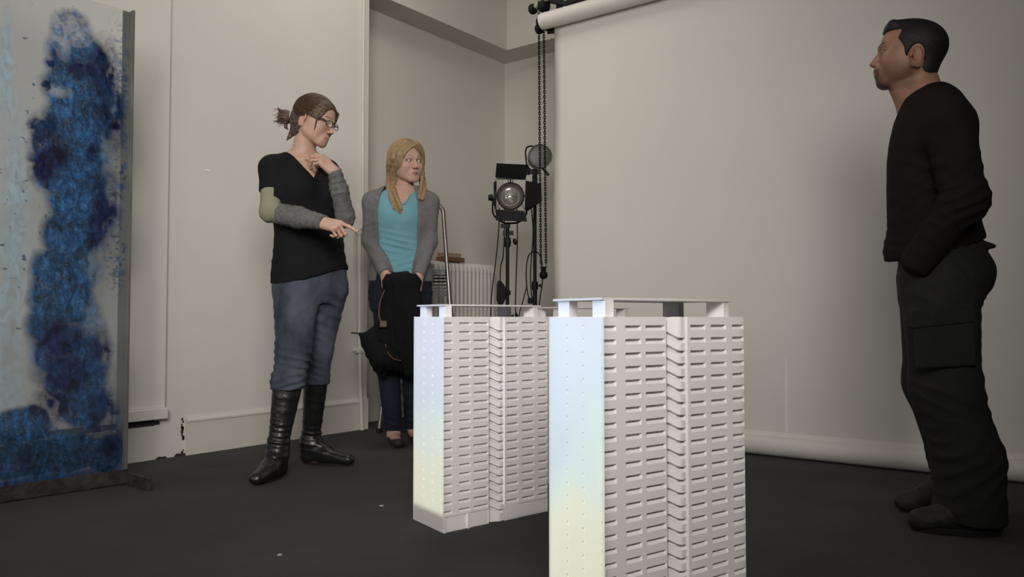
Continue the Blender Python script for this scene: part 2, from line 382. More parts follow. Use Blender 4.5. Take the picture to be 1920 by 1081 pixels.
C = np.where((lw > A)[..., None], lcol, C*(1-.55*lower[..., None])); A = np.maximum(A, lw)
mb = MB()
idx = np.arange(NX*NZ).reshape(NX, NZ)
me = bpy.data.meshes.new('painted_pane')
V = np.stack([X.ravel(), np.full(X.size, -0.005), Z.ravel()], 1)
F = np.stack([idx[:-1, :-1], idx[1:, :-1], idx[1:, 1:], idx[:-1, 1:]], -1).reshape(-1, 4)
me.from_pydata(V.tolist(), [], F.tolist()); me.update()
ca = me.color_attributes.new('paint', 'FLOAT_COLOR', 'POINT')
ca.data.foreach_set('color', np.concatenate([C.reshape(-1, 3), A.reshape(-1, 1)], 1).astype(np.float32).ravel())
gp = bpy.data.objects.new('painted_pane', me); COL.objects.link(gp); gp.parent = GS
m, nt, b = newmat('blue_pigment_on_glass'); N = nt.nodes; L = nt.links
a = N.new('ShaderNodeVertexColor'); a.layer_name = 'paint'
n1 = N.new('ShaderNodeTexNoise'); n1.inputs['Scale'].default_value = 26; n1.inputs['Detail'].default_value = 8; n1.inputs['Distortion'].default_value = 1.6
r1 = N.new('ShaderNodeMapRange'); r1.inputs['From Min'].default_value = .3; r1.inputs['From Max'].default_value = .7; r1.inputs['To Min'].default_value = .25; r1.inputs['To Max'].default_value = 1.75; L.new(n1.outputs['Fac'], r1.inputs[0])
vm = N.new('ShaderNodeVectorMath'); vm.operation = 'SCALE'; L.new(a.outputs['Color'], vm.inputs[0]); L.new(r1.outputs[0], vm.inputs['Scale'])
L.new(vm.outputs[0], b.inputs['Base Color']); b.inputs['Roughness'].default_value = 0.35
tb = N.new('ShaderNodeBsdfTransparent'); tb.inputs[0].default_value = (0.93, 0.955, 0.96, 1)
gl = N.new('ShaderNodeBsdfGlossy'); gl.inputs['Roughness'].default_value = 0.03; gl.inputs[0].default_value = (1, 1, 1, 1)
fr = N.new('ShaderNodeFresnel'); fr.inputs[0].default_value = 1.25
m1 = N.new('ShaderNodeMixShader'); L.new(fr.outputs[0], m1.inputs[0]); L.new(tb.outputs[0], m1.inputs[1]); L.new(gl.outputs[0], m1.inputs[2])
haze = N.new('ShaderNodeBsdfDiffuse'); haze.inputs[0].default_value = (0.36, 0.42, 0.46, 1)
nz = N.new('ShaderNodeTexNoise'); nz.inputs['Scale'].default_value = 5; nz.inputs['Detail'].default_value = 6
mr = N.new('ShaderNodeMapRange'); mr.inputs['To Min'].default_value = 0.02; mr.inputs['To Max'].default_value = 0.30; L.new(nz.outputs['Fac'], mr.inputs[0])
m2 = N.new('ShaderNodeMixShader'); L.new(mr.outputs[0], m2.inputs[0]); L.new(m1.outputs[0], m2.inputs[1]); L.new(haze.outputs[0], m2.inputs[2])
m3 = N.new('ShaderNodeMixShader'); L.new(a.outputs['Alpha'], m3.inputs[0]); L.new(m2.outputs[0], m3.inputs[1]); L.new(b.outputs[0], m3.inputs[2])
L.new(m3.outputs[0], N['Material Output'].inputs[0]); me.materials.append(m)

# ---------------------------------------------------------------- radiator
RD = thing('radiator', 'white column radiator standing against the alcove wall', 'radiator', (-3.99, 4.60, 0))
n = 15
for i in range(n):
    y = -0.325+0.65*i/(n-1)
    mb = MB()
    for dx in (-0.035, 0.035):
        mb.tube(spline([(dx, y, 0.13), (dx, y, 0.5), (dx, y, 1.08)], 3), 0.0165, 10)
    mb.tube(spline([(-0.035, y, 0.14), (-0.030, y, 0.11), (0.0, y, 0.10), (0.030, y, 0.11), (0.035, y, 0.14)], 4), 0.018, 10)
    mb.tube(spline([(-0.036, y, 1.06), (-0.032, y, 1.10), (0.0, y, 1.112), (0.032, y, 1.10), (0.036, y, 1.06)], 4), 0.018, 10)
    mb.build('radiator_column', M['radiator'], RD, smooth=True)
for z in (0.16, 1.05): MB().tube([(0, -0.35, z), (0, 0.35, z)], 0.02, 12).build('header_pipe', M['radiator'], RD, smooth=True)
for yy in (-0.30, 0.30):
    MB().box((-0.04, yy-0.015, 0), (0.04, yy+0.015, 0.10)).build('foot', M['radiator'], RD, bevel=0.003)
o = MB().box((-0.045, -0.115, 0), (0.045, 0.115, 0.032)).build('wood_block', M['wood'], bevel=0.002, loc=(-3.99, 4.47, 1.1305), rotz=0.05)
tag(o, 'reddish wooden block lying on the left end of the radiator', 'wood block', 'offcuts on the radiator')
o = MB().box((-0.035, -0.09, 0), (0.035, 0.09, 0.030)).build('wood_block', M['wood2'], bevel=0.002, loc=(-3.985, 4.45, 1.163), rotz=-0.08)
tag(o, 'paler wooden offcut lying on top of the reddish block on the radiator', 'wood block', 'offcuts on the radiator')

# ---------------------------------------------------------------- step ladder
LD = thing('step_ladder', 'aluminium step ladder with a rounded hoop top standing behind the blonde woman', 'ladder', camw(-0.575, 5.15), YAW)
def rail_y(z): return 0.17*(1-z/1.46)*-1
hw = lambda z: 0.125+(1.46-z)*0.085
pts = []
for z in np.linspace(0.02, 1.36, 12): pts.append((hw(z), rail_y(z), z))
arc = [(hw(1.36)-0.005, rail_y(1.40), 1.405), (hw(1.36)-0.028, rail_y(1.44), 1.437), (hw(1.36)-0.06, rail_y(1.46), 1.452)]
left_ = [(-x, y, z) for x, y, z in (pts+arc)][::-1]
mb = MB(); mb.tube(spline(pts+arc+left_, 3), 0.0135, 12); mb.build('hoop_rail', M['alu'], LD, smooth=True)
for k, z in enumerate((0.28, 0.54, 0.80)):
    mb = MB(); w = hw(z)-0.01; y = rail_y(z)
    mb.box((-w, y-0.045, z-0.012), (w, y+0.045, z)); 
    for q in range(7): mb.box((-w, y-0.04+q*0.0125, z), (w, y-0.036+q*0.0125, z+0.003))
    mb.box((-w, y-0.048, z-0.03), (w, y-0.044, z)); mb.build('tread', M['aludark'], LD)
z = 1.02; w = hw(z)-0.012; mb = MB(); mb.box((-w, -0.07, z-0.014), (w, 0.20, z)); mb.box((-w, -0.076, z-0.035), (w, -0.07, z)); mb.build('platform', M['aludark'], LD)
mb = MB()
for q in range(7): mb.box((-w+0.01, 0.188, 0.86+q*0.022), (w-0.01, 0.198, 0.872+q*0.022))
mb.build('brace_panel', M['aludark'], LD)
for s in (-1, 1):
    MB().bar((s*(hw(1.0)-0.02), 0.18, 1.0), (s*(hw(0)-0.02), 0.42, 0.012), 0.022, 0.022).build('rear_leg', M['alu'], LD)
    MB().tube([(s*hw(0.02), rail_y(0.02), 0.0), (s*hw(0.02), rail_y(0.03), 0.03)], 0.018, 12).build('rubber_foot', M['rubber'], LD)

# ---------------------------------------------------------------- studio lights
def stand(T, H, tilt=0, mid=None):
    mb = MB(); mb.tube([(0, 0, 0.10), (0, 0, H*0.55)], 0.0155, 14); mb.build('stand_pole', M['blackmetal'], T, smooth=True)
    mb = MB(); mb.tube([(0, 0, H*0.5), (0, 0, H)], 0.0125, 14); mb.build('stand_pole', M['blackmetal'], T, smooth=True)
    mb = MB(); mb.lathe([(0.017, -0.03), (0.022, -0.028), (0.022, 0.026), (0.017, 0.03)], 16, Tr(0, 0, H*0.55)); mb.tube([(0, 0, H*.55), (0.035, 0, H*.55)], 0.005, 8); mb.lathe([(0.012, -.004), (0.014, 0), (0.012, .004)], 12, Tr(0.038, 0, H*.55) @ facing((1,0,0)))
    mb.build('collar', M['blackmetal'], T, smooth=True)
    for k in range(3):
        a = k*2*math.pi/3+0.5; c, s = math.cos(a), math.sin(a)
        mb = MB(); mb.bar((0.02*c, 0.02*s, 0.42), (0.43*c, 0.43*s, 0.018), 0.016, 0.010); mb.bar((0.02*c, 0.02*s, 0.14), (0.22*c, 0.22*s, 0.225), 0.012, 0.008)
        lg = mb.build('leg', M['blackmetal'], T, bevel=0.001)
        MB().tube([(0.41*c, 0.41*s, 0.026), (0.445*c, 0.445*s, 0.012)], 0.012, 10).build('rubber_foot', M['rubber'], lg, smooth=True)
lensm, nt, b = newmat('fresnel_lens')
b.inputs['Base Color'].default_value = (0.62, 0.60, 0.56, 1); b.inputs['Roughness'].default_value = 0.16; b.inputs['Metallic'].default_value = 0.75
nz = nt.nodes.new('ShaderNodeTexNoise'); nz.inputs['Scale'].default_value = 9
bp = nt.nodes.new('ShaderNodeBump'); bp.inputs['Strength'].default_value = 0.25; nt.links.new(nz.outputs[0], bp.inputs['Height']); nt.links.new(bp.outputs[0], b.inputs['Normal'])
glassm, nt, b = newmat('lamp_cover_glass')
b.inputs['Base Color'].default_value = (0.17, 0.17, 0.165, 1); b.inputs['Roughness'].default_value = 0.55; b.inputs['Metallic'].default_value = 0.2

S1 = thing('studio_light', 'black studio spotlight with open barn doors on a stand beside the radiator', 'studio light', camw(-0.030, 5.25), YAW, 'studio lights in the alcove')
stand(S1, 1.32)
Z1 = 1.512
f1 = Vector((0.02, -1, -0.02)).normalized()
H4 = Tr(0.020, 0, Z1) @ facing(f1)
mb = MB(); mb.lathe([(0.05, -0.17), (0.072, -0.165), (0.078, -0.15), (0.078, -0.02), (0.088, -0.015), (0.092, 0.0), (0.092, 0.02), (0.080, 0.022), (0.078, 0.005), (0.077, -0.03)], 36, H4, cap=False)
mb.lathe([(0.001, -0.172), (0.05, -0.17)], 36, H4, cap=False)
mb.build('lamp_housing', M['blackmetal'], S1, smooth=True)
mb = MB(); mb.lathe([(0.0785, -0.012), (0.07, 0.0), (0.05, 0.012), (0.025, 0.02), (0.001, 0.022)], 36, H4, cap=False); mb.build('lens', lensm, S1, smooth=True)
ring = [H4 @ Vector((0.079*math.cos(a), 0.079*math.sin(a), 0.012)) for a in np.linspace(0, 2*math.pi, 33)[:-1]]
MB().tube(ring, 0.003, 8, closed=True).build('lens_ring', mat('copper_ring', (0.30, 0.20, 0.16), 0.35, 0.8), S1, smooth=True)
mb = MB()   # bulb filament seen through the lens
mb.tube(spline([H4 @ Vector(p) for p in ((-0.045, 0.006, 0.019), (-0.03, -0.004, 0.025), (0, 0.006, 0.027), (0.03, -0.004, 0.025), (0.045, 0.006, 0.019))], 5), 0.0028, 6)
mb.build('lamp_bulb', M['steel'], S1, smooth=True)
# barn doors: each leaf a folded trapezoid hinged at the front ring
def leaf(pts, name='barn_door'):
    q = [Vector(p) for p in pts]; mb = MB(); mb.add(q, [tuple(range(len(q)))])
    return mb.build(name, M['blackmetal'], S1, thick=0.003)
c = Vector((0.020, 0, Z1)); yf = -0.03
def lp(x, z, y): return c+Vector((x, y, z))
leaf([lp(-0.088, 0.112, yf), lp(0.098, 0.105, yf), lp(0.120, 0.195, yf-0.05), lp(-0.090, 0.205, yf-0.05), lp(-0.1, 0.125, yf)])
leaf([lp(-0.098, -0.100, yf), lp(-0.085, -0.092, yf), lp(0.08, -0.098, yf), lp(0.095, -0.108, yf), lp(0.108, -0.175, yf-0.05), lp(-0.094, -0.168, yf-0.05)])
leaf([lp(0.100, 0.100, yf), lp(0.196, 0.06, yf-0.12), lp(0.200, -0.055, yf-0.12), lp(0.112, -0.10, yf), lp(0.094, -0.09, yf)])
leaf([lp(-0.092, 0.10, yf), lp(-0.107, 0.07, yf-0.11), lp(-0.107, -0.07, yf-0.11), lp(-0.095, -0.10, yf), lp(-0.092, 0.0, yf)])
mb = MB(); mb.tube([lp(-0.1, 0.108, yf), lp(-0.104, -0.105, yf), lp(0.10, -0.108, yf), lp(0.104, 0.108, yf)], 0.0018, 6, closed=True)
for a in (0, 90, 180, 270):
    t = math.radians(a); mb.tube([lp(0.085*math.cos(t), 0.085*math.sin(t), yf+.01), lp(0.106*math.cos(t), 0.106*math.sin(t), yf)], 0.005, 8)
for s in (-1, 1):
    mb.tube(spline([lp(s*0.075, -0.05, yf), lp(s*0.09, -0.09, yf), lp(s*0.1, -0.105, yf)], 4), 0.002, 6)
    mb.tube([lp(s*0.012, 0.085, yf), lp(s*0.018, 0.108, yf)], 0.003, 6)
mb.build('barn_door_frame', M['blackmetal'], S1)
mb = MB(); mb.tube(spline([(0.020-0.115, 0.05, Z1), (0.020-0.115, 0.05, Z1-0.11), (0.020-0.05, 0.05, Z1-0.165), (0.0, 0.05, Z1-0.17), (0.02+0.05, 0.05, Z1-0.165), (0.02+0.105, 0.05, Z1-0.11), (0.02+0.105, 0.05, Z1)], 5), 0.006, 8)
mb.lathe([(0.006, -0.02), (0.021, -0.018), (0.023, 0.0), (0.018, 0.012), (0.002, 0.014)], 16, Tr(-0.115, 0.05, Z1) @ facing((-1, 0, 0)))
mb.build('yoke', M['blackmetal'], S1, smooth=True)
mb = MB(); mb.tube([(0, 0.03, Z1-0.18), (0, 0.0, Z1-0.22), (0, 0, 1.20)], 0.013, 12); mb.bar((-0.045, 0, Z1-0.195), (0.02, 0, Z1-0.195), 0.02, 0.025); mb.bar((-0.03, 0, 1.27), (0.04, 0, 1.27), 0.018, 0.03)
mb.lathe([(0.02, -0.03), (0.024, 0), (0.02, 0.03)], 16, Tr(0, 0, 1.21)); mb.lathe([(0.006, -0.02), (0.022, -0.012), (0.022, 0.0), (0.008, 0.006)], 14, Tr(0.055, 0, 1.215) @ facing((1, 0, 0.2)))
mb.build('tilt_clamp', M['blackmetal'], S1, smooth=True)
mb = MB(); mb.tube(spline([(-0.055, 0.10, Z1-0.06), (-0.058, 0.04, 1.30), (-0.075, 0, 1.1), (-0.10, 0, 0.9), (-0.108, 0.0, 0.70), (-0.105, 0.0, 0.3), (-0.12, 0.0, 0.012), (-0.2, -0.1, 0.008)], 8), 0.0038, 8); mb.build('cable', M['rubber'], S1, smooth=True)
mb = MB(); mb.tube(spline([(-0.022, 0.10, Z1-0.06), (-0.02, 0.03, 1.30), (-0.028, 0, 1.12), (-0.045, 0, 1.05), (-0.048, 0, 0.955)], 8), 0.0038, 8)
mb.tube(spline([(-0.055, 0, 0.80), (-0.06, 0, 0.7), (-0.07, 0, 0.4), (-0.08, 0.03, 0.012), (-0.3, 0.10, 0.008)], 8), 0.0038, 8); mb.build('cable', M['rubber'], S1, smooth=True)
mb = MB(); mb.prism([(-0.072, 0.83), (-0.06, 0.80), (-0.03, 0.80), (-0.015, 0.83), (-0.008, 0.86), (-0.008, 0.9), (-0.02, 0.93), (-0.035, 0.945), (-0.045, 0.96), (-0.062, 0.955), (-0.07, 0.93)], -0.022, 0.022, Matrix(((1,0,0,0),(0,0,1,0),(0,1,0,0),(0,0,0,1))))
mb.bar((-0.02, 0, 0.878), (0.022, 0, 0.878), 0.035, 0.03); mb.build('dimmer_box', M['blackplastic'], S1, bevel=0.004)
mb = MB(); mb.tube(spline([(0.062, 0.10, Z1-0.06), (0.066, 0.03, 1.25), (0.058, 0, 1.0), (0.052, 0, 0.80), (0.056, 0, 0.74)], 8), 0.0038, 8); mb.build('cable', M['rubber'], S1, smooth=True)
mb = MB(); mb.tube([(0.056, 0, 0.745), (0.062, 0, 0.71), (0.075, 0, 0.66), (0.085, 0, 0.64)], [0.006, 0.017, 0.02, 0.012], 12); mb.build('cable_plug', M['blackplastic'], S1, smooth=True)

S2 = thing('studio_light', 'taller studio lamp with a round grey glass face behind the hanging chains', 'studio light', camw(0.158, 5.52), YAW, 'studio lights in the alcove')
stand(S2, 1.70)
Z2 = 1.835
f2 = Vector((0.20, -1, 0.02)).normalized(); H5 = Tr(0.04, 0, Z2) @ facing(f2)
mb = MB(); mb.lathe([(0.03, -0.17), (0.055, -0.16), (0.06, -0.12), (0.075, -0.08), (0.084, -0.02), (0.084, 0.0), (0.078, 0.003), (0.074, -0.01)], 36, H5, cap=False); mb.lathe([(0.001, -0.171), (0.03, -0.17)], 36, H5, cap=False)
mb.build('lamp_housing', M['steel'], S2, smooth=True)
MB().lathe([(0.076, -0.006), (0.05, 0.004), (0.001, 0.008)], 36, H5, cap=False).build('lamp_glass', glassm, S2, smooth=True)
ring = [H5 @ Vector((0.080*math.cos(a), 0.080*math.sin(a), 0.003)) for a in np.linspace(0, 2*math.pi, 33)[:-1]]
MB().tube(ring, 0.0035, 8, closed=True).build('lens_ring', M['steel'], S2, smooth=True)
mb = MB(); mb.tube(spline([(-0.055, 0.04, Z2-0.06), (-0.062, 0.06, Z2+0.05), (-0.035, 0.08, Z2+0.085), (0.03, 0.08, Z2+0.08)], 5), 0.006, 8); mb.tube(spline([(-0.055, 0.04, Z2-0.06), (-0.03, 0.03, Z2-0.09), (0.0, 0, Z2-0.11)], 4), 0.007, 8)
mb.build('yoke', M['blackmetal'], S2, smooth=True)
mb = MB(); mb.tube([(0.0, 0, 1.62), (0, 0, Z2-0.09)], 0.018, 12); mb.bar((-0.05, 0, 1.725), (0.03, 0, 1.725), 0.02, 0.03); mb.bar((0.05, -0.02, Z2-0.085), (0.095, -0.03, Z2-0.14), 0.015, 0.018); mb.lathe([(0.02, -0.02), (0.02, 0.02)], 12, Tr(-0.05, 0, 1.725))
mb.build('tilt_clamp', M['blackmetal'], S2, bevel=0.002)
mb = MB(); mb.tube(spline([(-0.02, 0.02, 1.66), (-0.025, 0.02, 1.5), (-0.012, 0.0, 1.3), (-0.03, 0.0, 1.02), (-0.02, 0, 0.85), (0.0, -0.02, 0.82), (-0.045, -0.02, 0.86), (-0.06, -0.02, 1.0), (-0.05, -0.02, 1.12), (-0.01, -0.02, 1.17), (0.04, -0.02, 1.13), (0.052, -0.02, 0.98), (0.03, -0.02, 0.8), (0.045, 0, 0.68), (0.09, 0.03, 0.5), (0.12, 0.05, 0.012), (0.3, 0.1, 0.008)], 8), 0.0042, 8)
mb.tube(spline([(-0.056, -0.02, 0.93), (-0.085, -0.02, 0.82), (-0.11, -0.02, 0.72), (-0.10, 0, 0.6)], 6), 0.0038, 8); mb.build('cable', M['rubber'], S2, smooth=True)
mb = MB(); mb.bar((-0.05, -0.01, 0.83), (-0.012, -0.01, 0.83), 0.03, 0.04); mb.build('cable_plug', M['blackplastic'], S2, bevel=0.005)

# ---------------------------------------------------------------- floor scraps
for (x, y, z, lab) in [(-2.262, 2.143, 0.3, 'tiny pale scrap on the carpet left of the white towers'), (-2.044, 1.518, 1.1, 'tiny pale scrap on the carpet nearest the camera')]:
    o = MB().prism([(-.007, -.004), (.006, -.005), (.008, .003), (-.001, .006)], 0, 0.003).build('paper_scrap', M['scrap'], loc=(x, y, 0), rotz=z)
    tag(o, lab, 'scrap', 'scraps on the carpet')
# ---------------------------------------------------------------- white tower-block models
TL, TH = 0.47, 0.72
PITCHR = 0.0300
N_FL = 22
Z1ST = 0.7005      # top of the first slot
SIDE = Vector((math.cos(math.radians(83)), math.sin(math.radians(83))))*0.226
cols = [(0.004, 0.036), (0.064, 0.113), (0.127, 0.1905)]
cols2 = [(0.272, 0.326), (0.345, 0.402), (0.425, 0.4665)]
WV = (0.1935, 0.262)
def tower_mesh():
    mb = MB(); e = 0.0004
    DP = 0.0102
    def pocket_z():
        L_ = []
        for r in range(N_FL):
            t = Z1ST-r*PITCHR
            L_.append(t)
        return L_
    tops = pocket_z()
    # (z, depth) profile down the facade within a pocket column
    zl = [(TH, 0, 0)]
    for t in tops:
        zl += [(t+e, 0, 0), (t, 1, 1.0), (t-0.0052, 1, 1.0), (t-0.0062, 1, 0.55), (t-0.0120, 1, 0.0)]
    zl += [(0.052, 0, 0), (0.048, 2, 0.35), (0.0, 2, 0.35)]
    def piece(s0, s1, colset, off0, first, last):
        ss = [(s0, 0)]
        for a, b in colset:
            if first and a == colset[0][0]: ss = [(s0, 1)]
            else: ss += [(a-e, 0), (a, 1)]
            if last and b == colset[-1][1]: ss += [(s1, 1)]
            else: ss += [(b-0.0018, 1), (b, 0)]
        if ss[-1][0] < s1-1e-6: ss.append((s1, 0))
        P_ = []
        for s, cc in ss:
            row = []
            for z, k, d in zl:
                if k == 2: y = 0.002
                else: y = DP*d*cc
                row.append((s, y+off0, z))
            P_.append(row)
        mb.grid(P_)
        return ss
    piece(0.0, WV[0], cols, 0.0, True, False)
    piece(WV[1], TL, cols2, -0.004, False, True)
    # wave: balconies winding forward and half a floor down
    sw = np.linspace(WV[0], WV[1], 22)
    P_ = []
    for s in sw:
        u = (s-WV[0])/(WV[1]-WV[0]); q = min(max((u-0.16)/0.60, 0), 1); q = q*q*(3-2*q)
        base = 0.016*(1-q)+0.003*q-0.004*math.sin(math.pi*min(max((u-.55)/.45, 0), 1))*0.6; off = PITCHR*0.52*(1-q)
        row = [(s, base, TH)]
        for r in range(1, 25):
            t = Z1ST-r*PITCHR+off
            if t < 0.012: break
            for zz, d in ((t+e, 0), (t, 1), (t-0.0052, 1), (t-0.0062, .6), (t-0.0125, 0.0)):
                row.append((s, base+0.014*d, zz))
        P_.append(row)
    mn = min(len(r) for r in P_); P_ = [r[:mn]+[(r[0][0], r[mn-1][1], 0.0)] for r in P_]
    mb.grid(P_)
    # cheeks closing the wave bay
    mb.add([(WV[0], 0, TH), (WV[0], 0.03, TH), (WV[0], 0.03, 0), (WV[0], 0, 0)], [(0, 1, 2, 3)])
    mb.add([(WV[1], -0.004, TH), (WV[1], 0.03, TH), (WV[1], 0.03, 0), (WV[1], -0.004, 0)], [(0, 1, 2, 3)])
    # side face with two columns of little window dents, and its mirror at the other end
    Ls = SIDE.length
    for end in (0, 1):
        ww = [(0, 0)]
        for cfrac in (0.42, 0.70):
            c = Ls*(1-cfrac); ww += [(c-.0042, 0)]
        ww = [0.0]; flags = [0]
        for c in (Ls*0.355, Ls*0.64):
            for d_, fl in ((-.0048, 0), (-.0040, 1), (.0040, 1), (.0048, 0)): ww.append(c+d_); flags.append(fl)
        ww.append(Ls); flags.append(0)
        zz = [TH]; zf = [0]
        for t in tops[:-1]:
            for d_, fl in ((0.0, 0), (-.0010, 1), (-.0062, 1), (-.0078, 0)): zz.append(t+d_+0.001); zf.append(fl)
        zz += [0.0]; zf += [0]
        nrm = Vector((-SIDE.y, SIDE.x)).normalized()
        P_ = []
        for w, a in zip(ww, flags):
            q = SIDE*(w/Ls); row = []
            for z, b in zip(zz, zf):
                p = q-nrm*(0.0026*a*b); x, y = p.x, p.y
                if end: x = TL-x; y = y-0.004*(1-w/Ls)
                row.append((x, y, z))
            P_.append(row)
        mb.grid(P_ if end else P_[::-1])
    # roof and back
    rf = [(0, 0), (WV[0], 0), (WV[0], 0.016), (WV[0]+0.02, 0.012), (WV[1], 0.003), (WV[1], -0.004), (TL, -0.004), (TL-SIDE.x, SIDE.y), (SIDE.x, SIDE.y)]
    n = len(rf); mb.add([(x, y, TH) for x, y in rf], [tuple(range(n))])
    mb.add([(SIDE.x, SIDE.y, 0), (TL-SIDE.x, SIDE.y, 0), (TL-SIDE.x, SIDE.y, TH), (SIDE.x, SIDE.y, TH)], [(3, 2, 1, 0)])
    # plinth piers
    for a, b in ((0.0, 0.006), (0.098, 0.106), (0.262, 0.325)): mb.box((a, -0.0045, 0), (b, 0.004, 0.050 if a < .2 else 0.056))
    return mb
proto_tower = tower_mesh()
def tower(loc, rot, label):
    T = thing('building_model', label, 'building model', loc, rot, 'white apartment tower models')
    b = proto_tower.build('tower_body', M['model'], T)
    # blade pillars: two at each end
    mb_list = []
    u = SIDE.normalized()
    def pil(x, y, w=0.048, d=0.024, du=None):
        q = MB(); du = du or u; nn = Vector((-du.y, du.x))
        c = Vector((x, y)); pts = [c+du*w/2+nn*d/2, c-du*w/2+nn*d/2, c-du*w/2-nn*d/2, c+du*w/2-nn*d/2]
        q.prism([(p.x, p.y) for p in pts][::-1], TH-0.001, TH+0.0375)
        return q.build('pillar', M['model'], T, bevel=0.0008)
    pil(0.034, 0.040); pil(0.052, 0.182)
    pil(TL-0.040, 0.045, 0.05, 0.024, Vector((-u.x, u.y))); pil(TL-0.060, 0.175, 0.05, 0.024, Vector((-u.x, u.y)))
    front = [(0.010+ (TL-0.020)*t, 0.020-0.016*math.sin(math.pi*t)) for t in np.linspace(0, 1, 15)]
    back = [(TL-0.035-(TL-0.07)*t, 0.218-0.0*math.sin(math.pi*t)) for t in np.linspace(0, 1, 9)]
    q = MB().prism(front+back, TH+0.037, TH+0.0425); q.build('canopy', M['model'], T, bevel=0.0008)
    return T
tower(camw(0.199, 1.731), YAW+math.radians(36.3), 'largest white tower-block model, nearest the camera with its foot out of frame')
tower(camw(-0.228, 2.690), YAW+math.radians(40.5), 'second white tower-block model, standing behind and left of the nearest tower')
tower(camw(0.20, 3.42), YAW+math.radians(38), 'third white tower-block model, only its roof showing between the other two')

# ---------------------------------------------------------------- projectors that map the towers (outside the frame)
def projector(name, pos, quads, power, ramp_cols, spotdeg=60, grid=False, vgrad=True):
    """spot light whose image is masked to the given world-space quads"""
    pos = Vector(pos); ctr = sum((Vector(p) for q in quads for p in q), Vector())/sum(len(q) for q in quads)
    l = bpy.data.lights.new(name, 'SPOT'); l.spot_size = math.radians(spotdeg); l.spot_blend = 0.0; l.energy = power; l.shadow_soft_size = 0.012; l.color = (1, 1, 1)
    o = bpy.data.objects.new(name, l); COL.objects.link(o); o.location = pos
    R_ = (ctr-pos).to_track_quat('-Z', 'Y'); o.rotation_euler = R_.to_euler(); Ri = R_.inverted()
    def uv(p):
        q = Ri @ (Vector(p)-pos); return q.x/-q.z, q.y/-q.z
    l.use_nodes = True; nt = l.node_tree; N = nt.nodes; L = nt.links; em = N['Emission']
    tc = N.new('ShaderNodeTexCoord'); sx = N.new('ShaderNodeSeparateXYZ'); L.new(tc.outputs['Normal'], sx.inputs[0])
    def mth(op, a, b=None, c=None, clamp=False):
        n_ = N.new('ShaderNodeMath'); n_.operation = op; n_.use_clamp = clamp
        for i, v in enumerate((a, b, c)):
            if v is None: continue
            if isinstance(v, (int, float)): n_.inputs[i].default_value = v
            else: L.new(v, n_.inputs[i])
        return n_.outputs[0]
    nz_ = mth('ABSOLUTE', sx.outputs[2])
    U = mth('DIVIDE', sx.outputs[0], nz_); V_ = mth('DIVIDE', sx.outputs[1], nz_)
    total = None
    for q in quads:
        pts = [uv(p) for p in q]; cx = sum(p[0] for p in pts)/4; cy = sum(p[1] for p in pts)/4
        msk = None
        for i in range(4):
            (x0, y0), (x1, y1) = pts[i], pts[(i+1) % 4]
            a, b = y0-y1, x1-x0; ln = math.hypot(a, b); a /= ln; b /= ln; c = -(a*x0+b*y0)
            if a*cx+b*cy+c < 0: a, b, c = -a, -b, -c
            d = mth('ADD', mth('MULTIPLY', U, a), mth('MULTIPLY_ADD', V_, b, c))
            d = mth('MULTIPLY', d, 900.0, clamp=True)
            msk = d if msk is None else mth('MULTIPLY', msk, d)
        total = msk if total is None else mth('MAXIMUM', total, msk)
    allp = [uv(p) for q in quads for p in q]; v0 = min(p[1] for p in allp); v1 = max(p[1] for p in allp)
    cb = N.new('ShaderNodeCombineXYZ'); L.new(U, cb.inputs[0]); L.new(V_, cb.inputs[1])
    no = N.new('ShaderNodeTexNoise'); no.inputs['Scale'].default_value = 7; no.inputs['Detail'].default_value = 3; L.new(cb.outputs[0], no.inputs['Vector'])
    g = mth('DIVIDE', mth('SUBTRACT', V_, v0), v1-v0)
    g = mth('ADD', g, mth('MULTIPLY', mth('SUBTRACT', no.outputs['Fac'], 0.5), 1.1 if vgrad else 1.2))
    rp = N.new('ShaderNodeValToRGB'); L.new(g, rp.inputs[0])
    els = rp.color_ramp.elements
    while len(els) < len(ramp_cols): els.new(0.5)
    for e_, (p, c) in zip(els, ramp_cols): e_.position = p; e_.color = (*c, 1)
    L.new(rp.outputs[0], em.inputs['Color'])
    st = total
    if grid:
        w = N.new('ShaderNodeTexWave'); w.inputs['Scale'].default_value = 130; w.inputs['Distortion'].default_value = 0; L.new(cb.outputs[0], w.inputs['Vector'])
        st = mth('MULTIPLY', st, mth('MULTIPLY_ADD', w.outputs['Fac'], 0.10, 0.92))
    L.new(st, em.inputs['Strength'])
    return o
def corner(cx, cy, rot, x, y, z):
    c = camw(cx, cy); a = YAW+math.radians(rot); return Vector((c.x+math.cos(a)*x-math.sin(a)*y, c.y+math.sin(a)*x+math.cos(a)*y, z))
TW = [(0.199, 1.731, 36.3), (-0.228, 2.690, 40.5), (0.20, 3.42, 38)]
def side_quad(t, z0, z1): return [corner(*t, 0.0, 0.0, z0), corner(*t, SIDE.x, SIDE.y, z0), corner(*t, SIDE.x, SIDE.y, z1), corner(*t, 0.0, 0.0, z1)]
def front_quad(t, z0, z1): return [corner(*t, 0.0, -0.003, z0), corner(*t, TL, -0.006, z0), corner(*t, TL, -0.006, z1), corner(*t, 0.0, -0.003, z1)]
PL = camw(-2.05, 1.0, 1.05)
projector('projector_left', PL, [side_quad(TW[0], 0.0, 0.765), side_quad(TW[1], 0.055, 0.765), front_quad(TW[1], 0.055, 0.72)], 225,
          [(0.0, (1.0, 1.0, 0.62)), (0.25, (0.88, 1.0, 0.76)), (0.45, (0.66, 0.94, 0.92)), (0.65, (0.56, 0.80, 0.98)), (1.0, (0.52, 0.70, 1.0))], 70)
PF = camw(-0.32, -0.7, 1.75)
